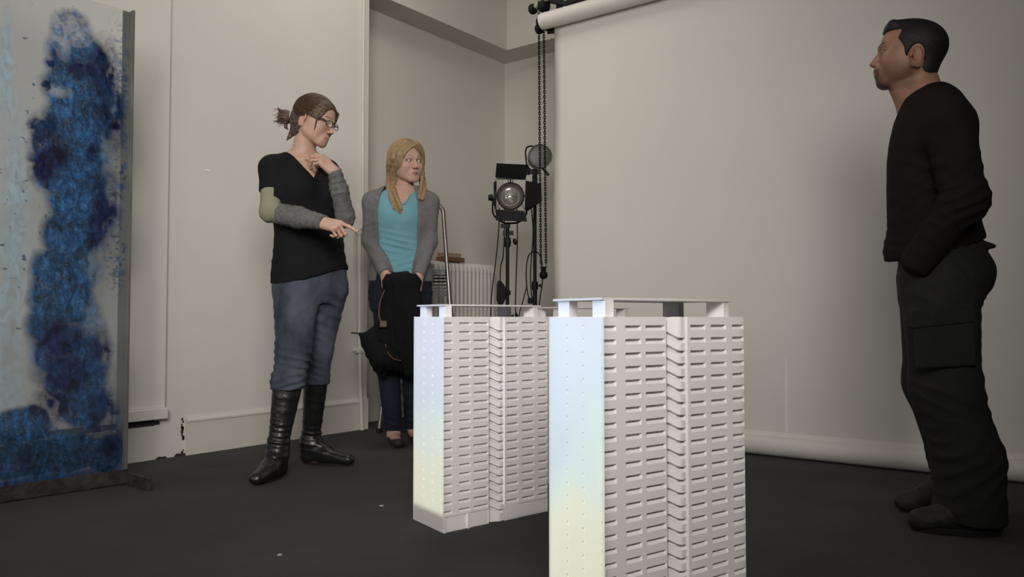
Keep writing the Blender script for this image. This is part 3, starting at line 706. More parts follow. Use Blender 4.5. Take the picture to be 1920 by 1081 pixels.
projector('projector_front', PF, [front_quad(TW[0], 0.0, 0.765), front_quad(TW[1], 0.0, 0.765)], 150,
          [(0.0, (1.0, 0.92, 0.84)), (1.0, (0.97, 0.94, 0.95))], 60, grid=True, vgrad=False)
# ---------------------------------------------------------------- signed-distance modelling for the figures
f32 = np.float32
def V3(*a): return np.array(a, dtype=np.float64)
def smin(a, b, k):
    if k <= 0: return np.minimum(a, b)
    h = np.clip(0.5+0.5*(b-a)/k, 0, 1); return b+(a-b)*h-k*h*(1-h)
def smax(a, b, k): return -smin(-a, -b, k)
class Prim:
    def __init__(s, fn, lo, hi): s.fn = fn; s.lo = np.array(lo, float); s.hi = np.array(hi, float)
def rc(a, b, r1, r2, flat=None, ff=1.0):
    """tapered capsule; flat = unit axis along which the section is flattened by ff"""
    a = V3(*a); b = V3(*b); d = b-a; L2 = max(float(d@d), 1e-12)
    fl = None if flat is None else V3(*flat)/np.linalg.norm(flat)
    def fn(x, y, z):
        px, py, pz = x-a[0], y-a[1], z-a[2]
        t = np.clip((px*d[0]+py*d[1]+pz*d[2])/L2, 0, 1)
        qx, qy, qz = px-t*d[0], py-t*d[1], pz-t*d[2]
        if fl is not None:
            c = (qx*fl[0]+qy*fl[1]+qz*fl[2])*(ff-1); qx = qx+c*fl[0]; qy = qy+c*fl[1]; qz = qz+c*fl[2]
        return np.sqrt(qx*qx+qy*qy+qz*qz)-(r1+(r2-r1)*t)
    r = max(r1, r2); return Prim(fn, np.minimum(a, b)-r, np.maximum(a, b)+r)
def ell(c, r, R=None):
    c = V3(*c); r = V3(*r); Rm = None if R is None else np.array(R)
    def fn(x, y, z):
        px, py, pz = x-c[0], y-c[1], z-c[2]
        if Rm is not None:
            px, py, pz = (Rm[0,0]*px+Rm[1,0]*py+Rm[2,0]*pz, Rm[0,1]*px+Rm[1,1]*py+Rm[2,1]*pz, Rm[0,2]*px+Rm[1,2]*py+Rm[2,2]*pz)
        k0 = np.sqrt((px/r[0])**2+(py/r[1])**2+(pz/r[2])**2); k1 = np.sqrt((px/r[0]**2)**2+(py/r[1]**2)**2+(pz/r[2]**2)**2)
        return k0*(k0-1)/np.maximum(k1, 1e-6)
    m = max(r) if Rm is not None else r
    return Prim(fn, c-m, c+m)
def loft(rings, n=2.3):
    """rings: (z, cx, cy, rx, ry, phi deg) sorted by z"""
    Rg = np.array(sorted(rings), float); zz = Rg[:, 0]
    def ev(z, j):
        # monotone-ish smooth interpolation
        return np.interp(z, zs_, tab[:, j])
    zs_ = np.linspace(zz[0], zz[-1], 200)
    tab = np.zeros((200, 6))
    for j in range(1, 6):
        raw = np.interp(zs_, zz, Rg[:, j]); kern = np.hanning(19); kern /= kern.sum()
        tab[:, j] = np.convolve(np.pad(raw, 9, mode='edge'), kern, mode='valid')
    def fn(x, y, z):
        zc = np.clip(z, zz[0], zz[-1])
        cx, cy, rx, ry, ph = [ev(zc, j) for j in range(1, 6)]
        c, s = np.cos(np.radians(ph)), np.sin(np.radians(ph))
        px, py = x-cx, y-cy; u = (c*px+s*py)/rx; v = (-s*px+c*py)/ry
        k = (np.abs(u)**n+np.abs(v)**n)**(1/n)
        d = (k-1)*np.minimum(rx, ry)
        dz = np.abs(z-zc)
        return np.where(dz > 0, np.sqrt(np.maximum(d, 0)**2+dz*dz)+np.minimum(d, 0)*0, d)
    R_ = max(Rg[:, 3].max(), Rg[:, 4].max())
    return Prim(fn, (Rg[:, 1].min()-R_, Rg[:, 2].min()-R_, zz[0]), (Rg[:, 1].max()+R_, Rg[:, 2].max()+R_, zz[-1]))
def rbox(c, h, r, R=None):
    c = V3(*c); h = V3(*h)-r; Rm = np.eye(3) if R is None else np.array(R)
    def fn(x, y, z):
        px, py, pz = x-c[0], y-c[1], z-c[2]
        qx, qy, qz = (np.abs(Rm[0,i]*px+Rm[1,i]*py+Rm[2,i]*pz)-h[i] for i in range(3))
        return np.sqrt(np.maximum(qx, 0)**2+np.maximum(qy, 0)**2+np.maximum(qz, 0)**2)+np.minimum(np.maximum(qx, np.maximum(qy, qz)), 0)-r
    m = np.linalg.norm(h)+r; return Prim(fn, c-m, c+m)
def xf(prims, Rm, t):
    """move primitives given in a local frame (columns of Rm = axes) to position t"""
    Rm = np.array(Rm); t = V3(*t); out = []
    for op, p, k in prims:
        def fn(x, y, z, p=p):
            px, py, pz = x-t[0], y-t[1], z-t[2]
            return p.fn(Rm[0,0]*px+Rm[1,0]*py+Rm[2,0]*pz, Rm[0,1]*px+Rm[1,1]*py+Rm[2,1]*pz, Rm[0,2]*px+Rm[1,2]*py+Rm[2,2]*pz)
        cs = np.array([[a, b, c] for a in (p.lo[0], p.hi[0]) for b in (p.lo[1], p.hi[1]) for c in (p.lo[2], p.hi[2])]) @ Rm.T+t
        out.append((op, Prim(fn, cs.min(0), cs.max(0)), k))
    return out
def U(p, k=0.02): return ('u', p, k)
def S_(p, k=0.01): return ('s', p, k)
def X_(fn, k=0.004): return ('x', fn, k)       # intersect with a region given as fn(x,y,z)<0
def D_(fn): return ('d', fn, 0)                # displacement
def axes(lo, hi, h): return [np.arange(lo[i]-3*h, hi[i]+4*h, h) for i in range(3)]
def field(ops, ax):
    F = np.full([len(a) for a in ax], 0.08, f32)
    for op, p, k in ops:
        if op in 'us':
            mg = k+0.03
            sl = []
            for i in range(3):
                i0 = np.searchsorted(ax[i], p.lo[i]-mg); i1 = np.searchsorted(ax[i], p.hi[i]+mg); sl.append(slice(i0, i1))
            if any(s.start >= s.stop for s in sl): continue
            x = ax[0][sl[0]][:, None, None].astype(f32); y = ax[1][sl[1]][None, :, None].astype(f32); z = ax[2][sl[2]][None, None, :].astype(f32)
            x, y, z = np.broadcast_arrays(x, y, z)
            d = p.fn(x, y, z); s_ = tuple(sl)
            F[s_] = smin(F[s_], d, k) if op == 'u' else smax(F[s_], -d, k)
        else:
            x = ax[0][:, None, None].astype(f32); y = ax[1][None, :, None].astype(f32); z = ax[2][None, None, :].astype(f32)
            if op == 'x': F = smax(F, np.broadcast_to(p(x, y, z), F.shape), k)
            else: F = F+p(x, y, z)
    return F.astype(f32)
def nets(F, ax, clip=None):
    h = ax[0][1]-ax[0][0]; ins = F < 0; nx, ny, nz = F.shape
    A = np.zeros((nx-1, ny-1, nz-1), np.int8)
    for i in (0, 1):
        for j in (0, 1):
            for k in (0, 1): A += ins[i:nx-1+i, j:ny-1+j, k:nz-1+k]
    act = (A > 0) & (A < 8); I = np.argwhere(act)
    if len(I) == 0: return np.zeros((0, 3)), np.zeros((0, 4), int)
    P = np.zeros((len(I), 3)); C = np.zeros(len(I))
    val = {}
    for i in (0, 1):
        for j in (0, 1):
            for k in (0, 1): val[(i, j, k)] = F[I[:, 0]+i, I[:, 1]+j, I[:, 2]+k]
    for a in val:
        for d in range(3):
            if a[d] == 0:
                b = list(a); b[d] = 1; b = tuple(b); fa, fb = val[a], val[b]
                m = (fa < 0) != (fb < 0); t = np.where(m, fa/np.where(m, fa-fb, 1), 0)
                for q in range(3): P[:, q] += np.where(m, a[q]+(t if q == d else 0), 0)
                C += m
    P = P/C[:, None]
    V = np.stack([ax[q][0]+h*(I[:, q]+P[:, q]) for q in range(3)], 1)
    idx = -np.ones(act.shape, int); idx[act] = np.arange(len(I)); quads = []
    for d in range(3):
        e1, e2 = [(1, 2), (2, 0), (0, 1)][d]
        sl0 = [slice(None)]*3; sl1 = [slice(None)]*3; sl0[d] = slice(0, -1); sl1[d] = slice(1, None)
        a = ins[tuple(sl0)]; b = ins[tuple(sl1)]; E = np.argwhere(a != b)
        ok = (E[:, e1] > 0) & (E[:, e2] > 0) & (E[:, e1] < F.shape[e1]-1) & (E[:, e2] < F.shape[e2]-1); E = E[ok]
        sgn = a[E[:, 0], E[:, 1], E[:, 2]]
        def g(o1, o2):
            q = E.copy(); q[:, e1] += o1; q[:, e2] += o2; return idx[q[:, 0], q[:, 1], q[:, 2]]
        Q = np.stack([g(-1, -1), g(0, -1), g(0, 0), g(-1, 0)], 1); Q[~sgn] = Q[~sgn][:, ::-1]; quads.append(Q)
    Q = np.concatenate(quads); Q = Q[(Q >= 0).all(1)]
    if clip is not None:
        keep = clip(V); Q = Q[keep[Q].any(1)]
    used = np.unique(Q); mp = -np.ones(len(V), int); mp[used] = np.arange(len(used))
    return V[used], mp[Q]
def bounds(ops):
    P_ = [p for op, p, k in ops if op == 'u']; return np.min([p.lo for p in P_], 0), np.max([p.hi for p in P_], 0)
def mesh_obj(name, V, Q, m, parent=None, color=None):
    me = bpy.data.meshes.new(name)
    me.vertices.add(len(V)); me.vertices.foreach_set('co', V.astype(f32).ravel())
    me.loops.add(Q.size); me.loops.foreach_set('vertex_index', Q.astype(np.int32).ravel())
    me.polygons.add(len(Q)); me.polygons.foreach_set('loop_start', np.arange(0, Q.size, 4, dtype=np.int32)); me.polygons.foreach_set('loop_total', np.full(len(Q), 4, np.int32))
    me.update(calc_edges=True); me.validate(); me.polygons.foreach_set('use_smooth', [True]*len(me.polygons))
    if color is not None:
        ca = me.color_attributes.new('tint', 'FLOAT_COLOR', 'POINT')
        ca.data.foreach_set('color', np.concatenate([color, np.ones((len(V), 1))], 1).astype(f32).ravel())
    me.materials.append(m); o = bpy.data.objects.new(name, me); COL.objects.link(o)
    if parent: o.parent = parent
    return o
def sdf(name, ops, h, m, parent=None, color=None, lo=None, hi=None):
    l, u = bounds(ops); l = l if lo is None else np.array(lo); u = u if hi is None else np.array(hi)
    ax = axes(l, u, h); F = field(ops, ax); V, Q = nets(F, ax)
    return mesh_obj(name, V, Q, m, parent, color(V) if color else None)
def sdf_multi(name, ops, boxes, h, m, color=None):
    """coarse body with fine boxes [(lo, hi, h)]; each part keeps only its own region"""
    l, u = bounds(ops); VV = []; QQ = []; n = 0
    inb = lambda V, b: ((V > np.array(b[0])) & (V < np.array(b[1]))).all(1)
    def out(V):
        k = np.ones(len(V), bool)
        for b in boxes: k &= ~inb(V, b)
        return k
    ax = axes(l, u, h); V, Q = nets(field(ops, ax), ax, out); VV.append(V); QQ.append(Q+n); n += len(V)
    for b in boxes:
        ax = axes(b[0], b[1], b[2]); V, Q = nets(field(ops, ax), ax, lambda v: inb(v, b)); VV.append(V); QQ.append(Q+n); n += len(V)
    V = np.concatenate(VV); Q = np.concatenate(QQ)
    return mesh_obj(name, V, Q, m, None, color(V) if color else None)

def rotm(yaw=0, pitch=0, roll=0):
    """yaw about z (deg, 0 = facing the camera (-y), positive turns towards +x), pitch>0 looks down, roll>0 tilts to +x"""
    a, p, r = [math.radians(v) for v in (yaw, pitch, roll)]
    Rz = np.array([[math.cos(a), -math.sin(a), 0], [math.sin(a), math.cos(a), 0], [0, 0, 1]])
    Rx = np.array([[1, 0, 0], [0, math.cos(p), -math.sin(p)], [0, math.sin(p), math.cos(p)]])
    Ry = np.array([[math.cos(r), 0, math.sin(r)], [0, 1, 0], [-math.sin(r), 0, math.cos(r)]])
    return Rz @ Rx @ Ry
def skull_ops(t, w=1.0, top=0.0):
    """the hair-bearing skull, grown outwards by t"""
    return [U(ell((0, .014, .030+top/2), (.0735*w+t, .093+t, .080+t+top/2)), 0),
            U(ell((0, -.035, .035), (.060*w+t, .055+t, .055+t)), .03),
            U(ell((0, .045, -.045), (.052*w+t, .040+t, .055+t)), .03)]+[
            q for s in (-1, 1) for q in (U(ell((s*.055*w, -.030, -.004), (.019+t, .030+t, .034+t)), .02), U(rc((s*.012, -.086, .022), (s*.046*w, -.066, .030), .008+t, .009+t), .012))]
def head_ops(fem=True, w=1.0, nose=1.0, jaw=1.0, brow=1.0, lips=1.0, chin=1.0, lid=0.5, ear=1.0, edz=0.0):
    """head around the ear line; face looks along -y, z up, x = the head's own left"""
    o = [U(ell((0, .014, .030), (.0735*w, .093, .080)), 0),
         U(ell((0, -.035, .035), (.060*w, .055, .058)), .03),
         U(ell((0, -.036, -.030), (.054*w, .052, .070)), .03)]
    for s in (-1, 1):
        o += [U(rc((s*.050*w*jaw, .004, -.050), (s*.020*jaw, -.066, -.096), .016, .015), .030),
              U(ell((s*.036*w, -.062, -.026), (.021, .018, .020)), .022),
              U(ell((s*.055*w, -.030, -.008), (.017, .030, .030)), .02),
             U(ell((s*.044*w, -.034, -.046), (.018, .032, .032)), .03),
              U(rc((s*.012, -.089, .017), (s*.042*w, -.072, .020), .0075*brow, .0065*brow), .012)]
    o += [U(ell((0, -.073, -.099), (.018*chin, .0155, .015)), .018), U(ell((0, -.078, -.070), (.024, .016, .018)), .018)]
    for s in (-1, 1): o += [S_(ell((s*.031*w, -.099, .000), (.0175, .0155, .0115)), .012)]
    o += [U(rc((0, -.086, .012), (0, -.0885-.017*nose, -.031), .0065, .0085), .010),
          U(ell((0, -.091-.0165*nose, -.0355), (.0095, .0095, .0080)), .006)]
    for s in (-1, 1):
        o += [U(ell((s*.0105, -.093-.006*nose, -.039), (.0078, .0095, .0065)), .005),
              S_(ell((s*.0058, -.098-.010*nose, -.0455), (.0032, .005, .0028)), .002),
              U(ell((s*.031*w, -.0765, .000), (.0142, .0142, .0142)), .003),
              S_(ell((s*.031*w, -.0925, -.0010-0.0012*(1-lid)), (.0128, .0080, .0052*lid+.0004)), .0015)]
    for s in (-1, 1):
        o += [U(rc((s*.001, -.0945, -.0650), (s*.0215, -.0835, -.0685), .0046*lips, .0022*lips), .004),
              U(rc((0, -.0925, -.0755), (s*.0165, -.0845, -.0715), .0056*lips, .0028*lips), .004)]
    o += [S_(rc((-.021, -.0885, -.0700), (0, -.1005, -.0700), .0010, .0015), .0015), S_(rc((.021, -.0885, -.0700), (0, -.1005, -.0700), .0010, .0015), .0015)]
    for s in (-1, 1):
        a = math.radians(20*s); Re = np.array([[math.cos(a), -math.sin(a), 0], [math.sin(a), math.cos(a), 0], [0, 0, 1]])
        Rt = np.array([[1, 0, 0], [0, math.cos(.22), -math.sin(.22)], [0, math.sin(.22), math.cos(.22)]])
        Rr = Re @ Rt
        o += [U(ell((s*.0765*w, .018, -.010+edz), (.0068, .0200*ear, .0330*ear), Rr), .006),
              U(ell((s*.0735*w, .009, -.010+edz-.022*ear), (.006, .010, .011)), .005),
              S_(ell((s*.0840*w, .015, -.004+edz), (.0062, .0125*ear, .0225*ear), Rr), .003),
              S_(ell((s*.0800*w, .006, -.016+edz), (.0060, .0065, .0090), Rr), .003)]
    return o
def head_color(Rh, th, w=1.0, lip=(0.75, 0.45, 0.45), brow=(0.30, 0.22, 0.16), stubble=None, red=0.10, browthick=1.0, lidc=None, lash=1.0):
    Rh = np.array(Rh); th = V3(*th)
    def fn(V):
        q = (V-th) @ Rh; x, y, z = q.T; ax_ = np.abs(x); C = np.ones((len(V), 3))
        def mixc(m, c):
            m = np.clip(m, 0, 1)[:, None]; C[:] = C*(1-m)+np.array(c)[None]*m
        near = (np.abs(x) < .09) & (np.abs(z) < .13) & (y < .06) & (y > -.13)
        ck = np.exp(-((ax_-.042)/.02)**2-((z+.030)/.02)**2)*(y < -.03); mixc(ck*red*2, (1.0, .72, .66))
        mixc(np.exp(-(x/.012)**2-((z+.036)/.012)**2)*(y < -.09)*red*2, (1.0, .72, .66))
        mixc(((ax_ > .070)*(np.abs(z+.006) < .035)*(np.abs(y-.015) < .03))*.25*near, (1.0, .70, .64))
        if lidc is not None: mixc(np.exp(-((ax_-.031)/.016)**2-((z-.003)/.008)**2)*(y < -.06)*.7, lidc)
        e = np.sqrt(((ax_-.031*w)/.0150)**2+((z+.0005)/.0068)**2); mixc(np.exp(-((e-1)/.20)**2)*(y < -.06)*(.30+.55*(z > 0))*lash, (.16, .12, .11))
        if stubble is not None:
            zz = z; cheekline = -.030-np.clip((.075-ax_)/.05, 0, 1)*.018
            m = np.clip((cheekline-zz)/.030, 0, 1)*np.clip((zz+.150)/.04, 0, 1)*np.clip((.035-y)/.025, 0, 1)
            mixc(m*.55*near, stubble)
            g = np.clip((.032-ax_)/.010, 0, 1)*np.clip((-.048-zz)/.010, 0, 1)*np.clip((-.040-y)/.02, 0, 1)*np.clip((zz+.128)/.02, 0, 1)
            g2 = np.clip((.040-ax_)/.016, 0, 1)*np.clip((-.076-zz)/.014, 0, 1)*np.clip((-.02-y)/.03, 0, 1)
            mixc(np.maximum(g, g2)*.92*near, tuple(c*.5 for c in stubble))
        zl = -.0700; m = np.clip(1-(((ax_)/.0235)**2+((z-zl)/np.where(z > zl, .0085, .0105))**2), 0, 1)*3*(y < -.075); mixc(m, lip)
        zb = .0225+.004*np.exp(-((ax_-.034)/.012)**2); t = np.clip((ax_-.010)/.003, 0, 1)*np.clip((.052*w-ax_)/.010, 0, 1)
        m = t*np.clip(1.4-np.abs(z-zb)/(.0030*browthick*(1.2-.5*np.clip((ax_-.02)/.03, 0, 1))), 0, 1)*(y < -.045); mixc(m*.95*near, brow)
        return C
    return fn
def frame(y, zref):
    """orthonormal frame whose second axis is y and third close to zref"""
    y = V3(*y); y = y/np.linalg.norm(y); z = V3(*zref); z = z-y*(z@y); z /= np.linalg.norm(z); x = np.cross(y, z); return np.stack([x, y, z], 1)
def hand_ops(side, curls, spreads=(8, 2, -3, -9), thumb=None, s=1.0):
    """hand in its own frame: wrist at origin, fingers along +y, back of the hand +z, thumb towards -x*side.
    curls: (mcp, pip, dip) degrees per finger from index to little"""
    o = []
    bx = [-.027, -.009, .009, .025]; by = [.086, .091, .086, .077]; ln = [(.040, .024, .019), (.044, .028, .020), (.041, .026, .019), (.031, .019, .017)]; rr = [.0086, .0088, .0084, .0074]
    for i in range(4):
        o.append(U(rc((bx[i]*.55*side, .012, 0), (bx[i]*side, by[i]-.004, .001), .0135, .0112), .012))
    o.append(U(rc((-.016*side, .022, -.006), (-.026*side, .055, -.006), .013, .012), .012)); o.append(U(rc((.018*side, .02, -.006), (.022*side, .06, -.005), .012, .010), .012))
    o.append(U(rc((0, -.012, 0), (0, .014, 0), .0225, .0235, (0, 0, 1), 1.3), .014))
    tips = []
    for i in range(4):
        p = np.array([bx[i]*side, by[i], 0.0]); az = math.radians(spreads[i]); pit = 0.0
        for j in range(3):
            pit += math.radians(curls[i][j]); d = np.array([-math.sin(az)*side*math.cos(pit), math.cos(pit)*math.cos(az), -math.sin(pit)])
            q = p+d*ln[i][j]; r0 = rr[i]*(1-.09*j); r1 = rr[i]*(1-.09*(j+1))
            o.append(U(rc(p, q, r0, r1), .0035 if j else .005)); 
            if j < 2: o.append(U(ell(q+np.array([0, 0, .0012]), (rr[i]*.98,)*3), .003))
            p = q
        tips.append((p, d))
    th = thumb or [(-.022, .020, -.006), (-.046, .050, -.014), (-.052, .082, -.018), (-.048, .106, -.020)]
    th = [np.array([a*side, b, c]) for a, b, c in th]
    for j, (a, b) in enumerate(((.0145, .0115), (.0115, .0100), (.0098, .0085))): o.append(U(rc(th[j], th[j+1], a, b), .006))
    if s != 1.0:
        raise ValueError
    return o, tips

def clothed(amt, zhi, hands, zlo=.12):
    """draws the skin in under the clothes, away from the hands"""
    def fn(x, y, z):
        m = np.clip((zhi-z)/.03, 0, 1)*np.clip((z-zlo)/.05, 0, 1)
        for h in hands: m = m*np.clip((np.sqrt((x-h[0])**2+(y-h[1])**2+(z-h[2])**2)-.12)/.04, 0, 1)
        return amt*m
    return fn
def skull_strands(name, root, m, Rh, th, sc, starts, ends, n, rad, c=(0, .014, .034), r=.0014, seed=1, tail=None):
    """fine locks combed over the skull from the start line to the end line"""
    rs = random.Random(seed); paths = []; c = V3(*c); rad = V3(*rad)
    st = [V3(*p) for p in starts]; en = [V3(*p) for p in ends]
    def samp(L_, t): k = t*(len(L_)-1); i = min(int(k), len(L_)-2); return L_[i]+(L_[i+1]-L_[i])*(k-i)
    for i in range(n):
        t = rs.random(); a = (samp(st, t)-c)/rad; b = (samp(en, min(max(t+rs.uniform(-.04, .04), 0), 1))-c)/rad
        a /= np.linalg.norm(a); b /= np.linalg.norm(b); om = math.acos(max(-1, min(1, float(a@b)))); off = rs.uniform(.995, 1.02); pth = []
        for k in range(8):
            u = k/7*rs.uniform(.97, 1.0); d = (math.sin((1-u)*om)*a+math.sin(u*om)*b)/max(math.sin(om), 1e-4)
            pth.append(th+np.array(Rh) @ ((c+d*rad*off)*sc))
        if tail: pth += tail(t, rs)
        paths.append(pth)
    return strands(name, root, m, paths, r, 4)
# ---------------------------------------------------------------- people
def wob(x, y, z, s=0.0):
    return (np.sin(11*x+3.1*z+s)+np.sin(13*y-7*z+1.7*s+1)+np.sin(17*z+5*x-9*y+2.3*s))/3
def folds(amp, fz, fx=0, fy=0, s=0.0, sharp=2.0, warp=.55):
    def fn(x, y, z):
        p = 2.0*(fx*x+fy*y+fz*z)+warp*5*wob(x*1.7, y*1.7, z*1.7, s)
        w = (0.5+0.5*np.sin(p))**sharp-.35
        return -.75*amp*w*(0.55+0.45*wob(x*2.3, y*2.3, z*1.3, s+4))
    return fn
def local(fn, c, r):
    c = V3(*c)
    def g(x, y, z): return fn(x, y, z)*np.exp(-(((x-c[0])**2+(y-c[1])**2+(z-c[2])**2)/(r*r)))
    return g
def ribs(amp, a, b, freq):
    a = V3(*a); d = V3(*b)-a; d /= np.linalg.norm(d)
    def fn(x, y, z): return -amp*np.maximum(0, np.sin(freq*((x-a[0])*d[0]+(y-a[1])*d[1]+(z-a[2])*d[2])+1.2*wob(x*2, y*2, z*2)))
    return fn
def mapper(D, X0):
    def S(px, py, dy=0.0):
        u = (px-960)/FPX; v = -(py-540.5)/FPX
        dx, dd, dz = u, math.cos(PITCH)-v*math.sin(PITCH), math.sin(PITCH)+v*math.cos(PITCH)
        t = (D+dy)/dd; return np.array([dx*t-X0, dy, CAMH+dz*t])
    return S
def skin_mat(name, col, rough=0.5):
    m = mat(name, col, rough, var=0.05, scale=30, bump=0.05, bscale=500, attr='tint', spec=0.35)
    b = m.node_tree.nodes['Principled BSDF']; b.inputs['Subsurface Weight'].default_value = 0.12; b.inputs['Subsurface Radius'].default_value = (0.9, 0.35, 0.2); b.inputs['Subsurface Scale'].default_value = 0.008
    return m
def hair_mat(name, c0, c1, stretch=(30, 30, 5), rough=0.42):
    return mat(name, c1, rough, var=0.0, dark=c0, scale=4.0, stretch=stretch, bump=0.22, bscale=14, spec=0.4)
M['sclera'] = mat('eye_white', (0.55, 0.53, 0.51), 0.25, var=0.02)
def iris_mat(name, col): return mat(name, col, 0.15, var=0.3, scale=200)
M['iris_blue'] = iris_mat('iris_blue', (0.06, 0.09, 0.11)); M['iris_brown'] = iris_mat('iris_brown', (0.035, 0.018, 0.010)); M['pupil'] = mat('pupil', (0.004, 0.004, 0.004), 0.1)
def eyes(root, th, Rh, s, gaze, iris, w=1.0):
    """two eyeballs, each with iris and pupil as sub-parts; gaze = (yaw, pitch) in the head frame"""
    for sd in (-1, 1):
        c = V3(sd*.031*w, -.0765, 0)*s; g = rotm(gaze[0], gaze[1]); Rg = np.array(Rh) @ g
        M4 = Matrix([[*Rg[i], float((th+np.array(Rh) @ c)[i])] for i in range(3)]+[[0, 0, 0, 1]])
        r = .0131*s
        mb = MB(); mb.lathe([(r*math.sin(a), -r*math.cos(a)) for a in np.linspace(0.01, math.pi-.01, 17)], 24, M4)
        e = mb.build('eye', M['sclera'], root, smooth=True)
        for nm, rr, mt, k in (('iris', .0060*s, iris, 1.012), ('pupil', .0026*s, M['pupil'], 1.03)):
            pr = []
            for q in np.linspace(0.0, 1, 6): rad = rr*(1-q*.999); pr.append((rad, math.sqrt(max(r*r-rad*rad, 0))*k))
            F4 = M4 @ Matrix(((1,0,0,0),(0,0,-1,0),(0,1,0,0),(0,0,0,1)))
            MB().lathe(pr, 20, F4, cap=False).build(nm, mt, e, smooth=True)
def scaled(ops, s):
    out = []
    for op, p, k in ops:
        def fn(x, y, z, p=p): return p.fn(x/s, y/s, z/s)*s
        out.append((op, Prim(fn, p.lo*s, p.hi*s), k*s))
    return out
def strands(name, root, m, paths, r=0.0012, n=5):
    """fine locks, each a tapering tube, as one hair part"""
    mb = MB()
    for pth in paths:
        p = spline(pth, 5); L_ = len(p); mb.tube(p, [r*(1-.8*abs(2*i/(L_-1)-1)**3) for i in range(L_)], n, cap=False)
    return mb.build(name, m, root, smooth=True)

# ======================================================= the woman in black
D1 = 3.80; X1 = (582-960)/FPX*D1; S = mapper(D1, X1)
Rh = rotm(73, 16, 3); th = S(590, 226, -0.03)
neckb = S(566, 296, 0.0)
tee_r = [(S(0,y)[2], S(x,y,d)[0], d, a, b, 40) for y, x, d, a, b in [
    (290, 566, .005, .070, .060), (299, 566, .005, .120, .078), (312, 567, .0, .158, .095), (335, 570, .0, .170, .112), (365, 576, -.01, .176, .132), (400, 578, -.005, .168, .128),
    (440, 580, .0, .162, .125), (475, 580, .0, .168, .130), (505, 582, .0, .182, .140), (538, 583, .0, .188, .144)]]
body_r = [(z, cx, cy, max(a-.012, .03), max(b-.012, .03), p) for z, cx, cy, a, b, p in tee_r]+[(S(0, 560)[2], S(586, 550)[0], 0, .10, .07, 40)]
sR, eR, wR = S(511, 315, -.10), S(507, 397, -.17), S(604, 416, -.31)
sL, eL, wL = S(614, 320, .09), S(646, 408, .0), S(628, 322, -.10)
hipN, kneeN, ankN = S(556, 548, -.06), S(551, 655, -.11), S(522, 840, -.17)
hipF, kneeF, ankF = S(612, 545, .07), S(597, 655, .08), S(583, 830, .16)
heelN, toeN = S(523, 888, -.17), S(482, 907, -.34)
heelF, toeF = S(578, 860, .16), S(652, 866, .10)
def leg_ops(h, k, a, heel, toe, r=(.085, .055, .036)):
    a2 = heel+np.array([0, 0, .055]); toe2 = toe.copy(); toe2[2] = .025; h2 = heel.copy(); h2[2] = .035
    return [U(rc(h, k, r[0], r[1]), .03), U(rc(k, a, r[1]*.98, r[2]), .02), U(rc(a, a2, r[2], .033), .02), U(rc(h2, toe2, .032, .024), .02)]
handR, tipsR = hand_ops(1, [(12, 8, 4), (62, 75, 40), (66, 78, 40), (68, 75, 38)], spreads=(2, 0, -2, -5), thumb=[(-.022, .020, -.008), (-.036, .048, -.026), (-.026, .070, -.038), (-.006, .080, -.044)])
hdR = S(646, 428, -.36)-wR; fR = frame(hdR, (-.10, -.62, .75))
handL, tipsL = hand_ops(-1, [(38, 42, 18), (44, 46, 20), (52, 52, 24), (60, 55, 30)], spreads=(6, 1, -3, -8), thumb=[(-.020, .020, -.010), (-.032, .045, -.028), (-.026, .068, -.044), (-.012, .084, -.054)])
fL = frame(V3(-.66, -.22, .60), (.35, -.62, .66))
ops = [U(loft(body_r), 0), U(rc(neckb, th+Rh @ V3(0, .022, -.045), .056, .050), .04)]
ops += xf(head_ops(fem=True, lid=.35, lips=1.05, nose=.95, w=.97, ear=1.12, edz=-.005), Rh, th)
ops += [U(rc(S(545, 300, -.03), sR, .035, .044), .03), U(rc(sR, eR, .046, .038), .03), U(rc(eR, wR, .040, .024), .02)]
ops += [U(rc(S(590, 302, .03), sL, .035, .044), .03), U(rc(sL, eL, .046, .038), .03), U(rc(eL, wL, .040, .024), .02)]
ops += xf(handR, fR, wR)+xf(handL, fL, wL)
# collar bones and sterno-mastoid
ops += [U(rc(S(583, 298, -.075), S(548, 296, -.075), .006, .005), .012)]
ops += leg_ops(hipN, kneeN, ankN, heelN, toeN)+leg_ops(hipF, kneeF, ankF, heelF, toeF)
hb = (th-V3(.13, .14, .135), th+V3(.13, .13, .14), .0021)
def hbox(w, f, L_=.20, m=.075):
    c = w+f[:, 1]*.08; return (c-m*1.35, c+m*1.35, .0021)
boxes = [hb, hbox(wR, fR), hbox(wL, fL)]
M['skin1'] = skin_mat('fair_skin_warm', (0.50, 0.315, 0.24))
ops += [D_(clothed(.012, S(0, 400)[2], (wR+fR[:, 1]*.07, wL+fL[:, 1]*.07)))]
W1 = sdf_multi('person', ops, boxes, .006, M['skin1'], head_color(Rh, th, .97, lip=(.74, .52, .50), brow=(.30, .22, .18), red=.12, browthick=.8))
W1.location = camw(X1, D1); W1.rotation_euler = (0, 0, YAW)
tag(W1, 'woman in a black v-neck top, glasses and tall black boots, pointing with one hand', 'person', 'people standing round the models')
eyes(W1, th, Rh, 1.0, (0, 32), M['iris_brown'], .97)
M['hair1'] = hair_mat('brown_hair', (0.028, 0.017, 0.011), (0.115, 0.070, 0.045), stretch=(14, 14, 40))
def hw_(p): return th+Rh @ V3(*p)
def cap_ops(infl, face, below, bx=None):
    return
hair = xf(skull_ops(.0085, .97, .004)+[U(ell((0, .075, -.015), (.060, .042, .055)), .03)], Rh, th)
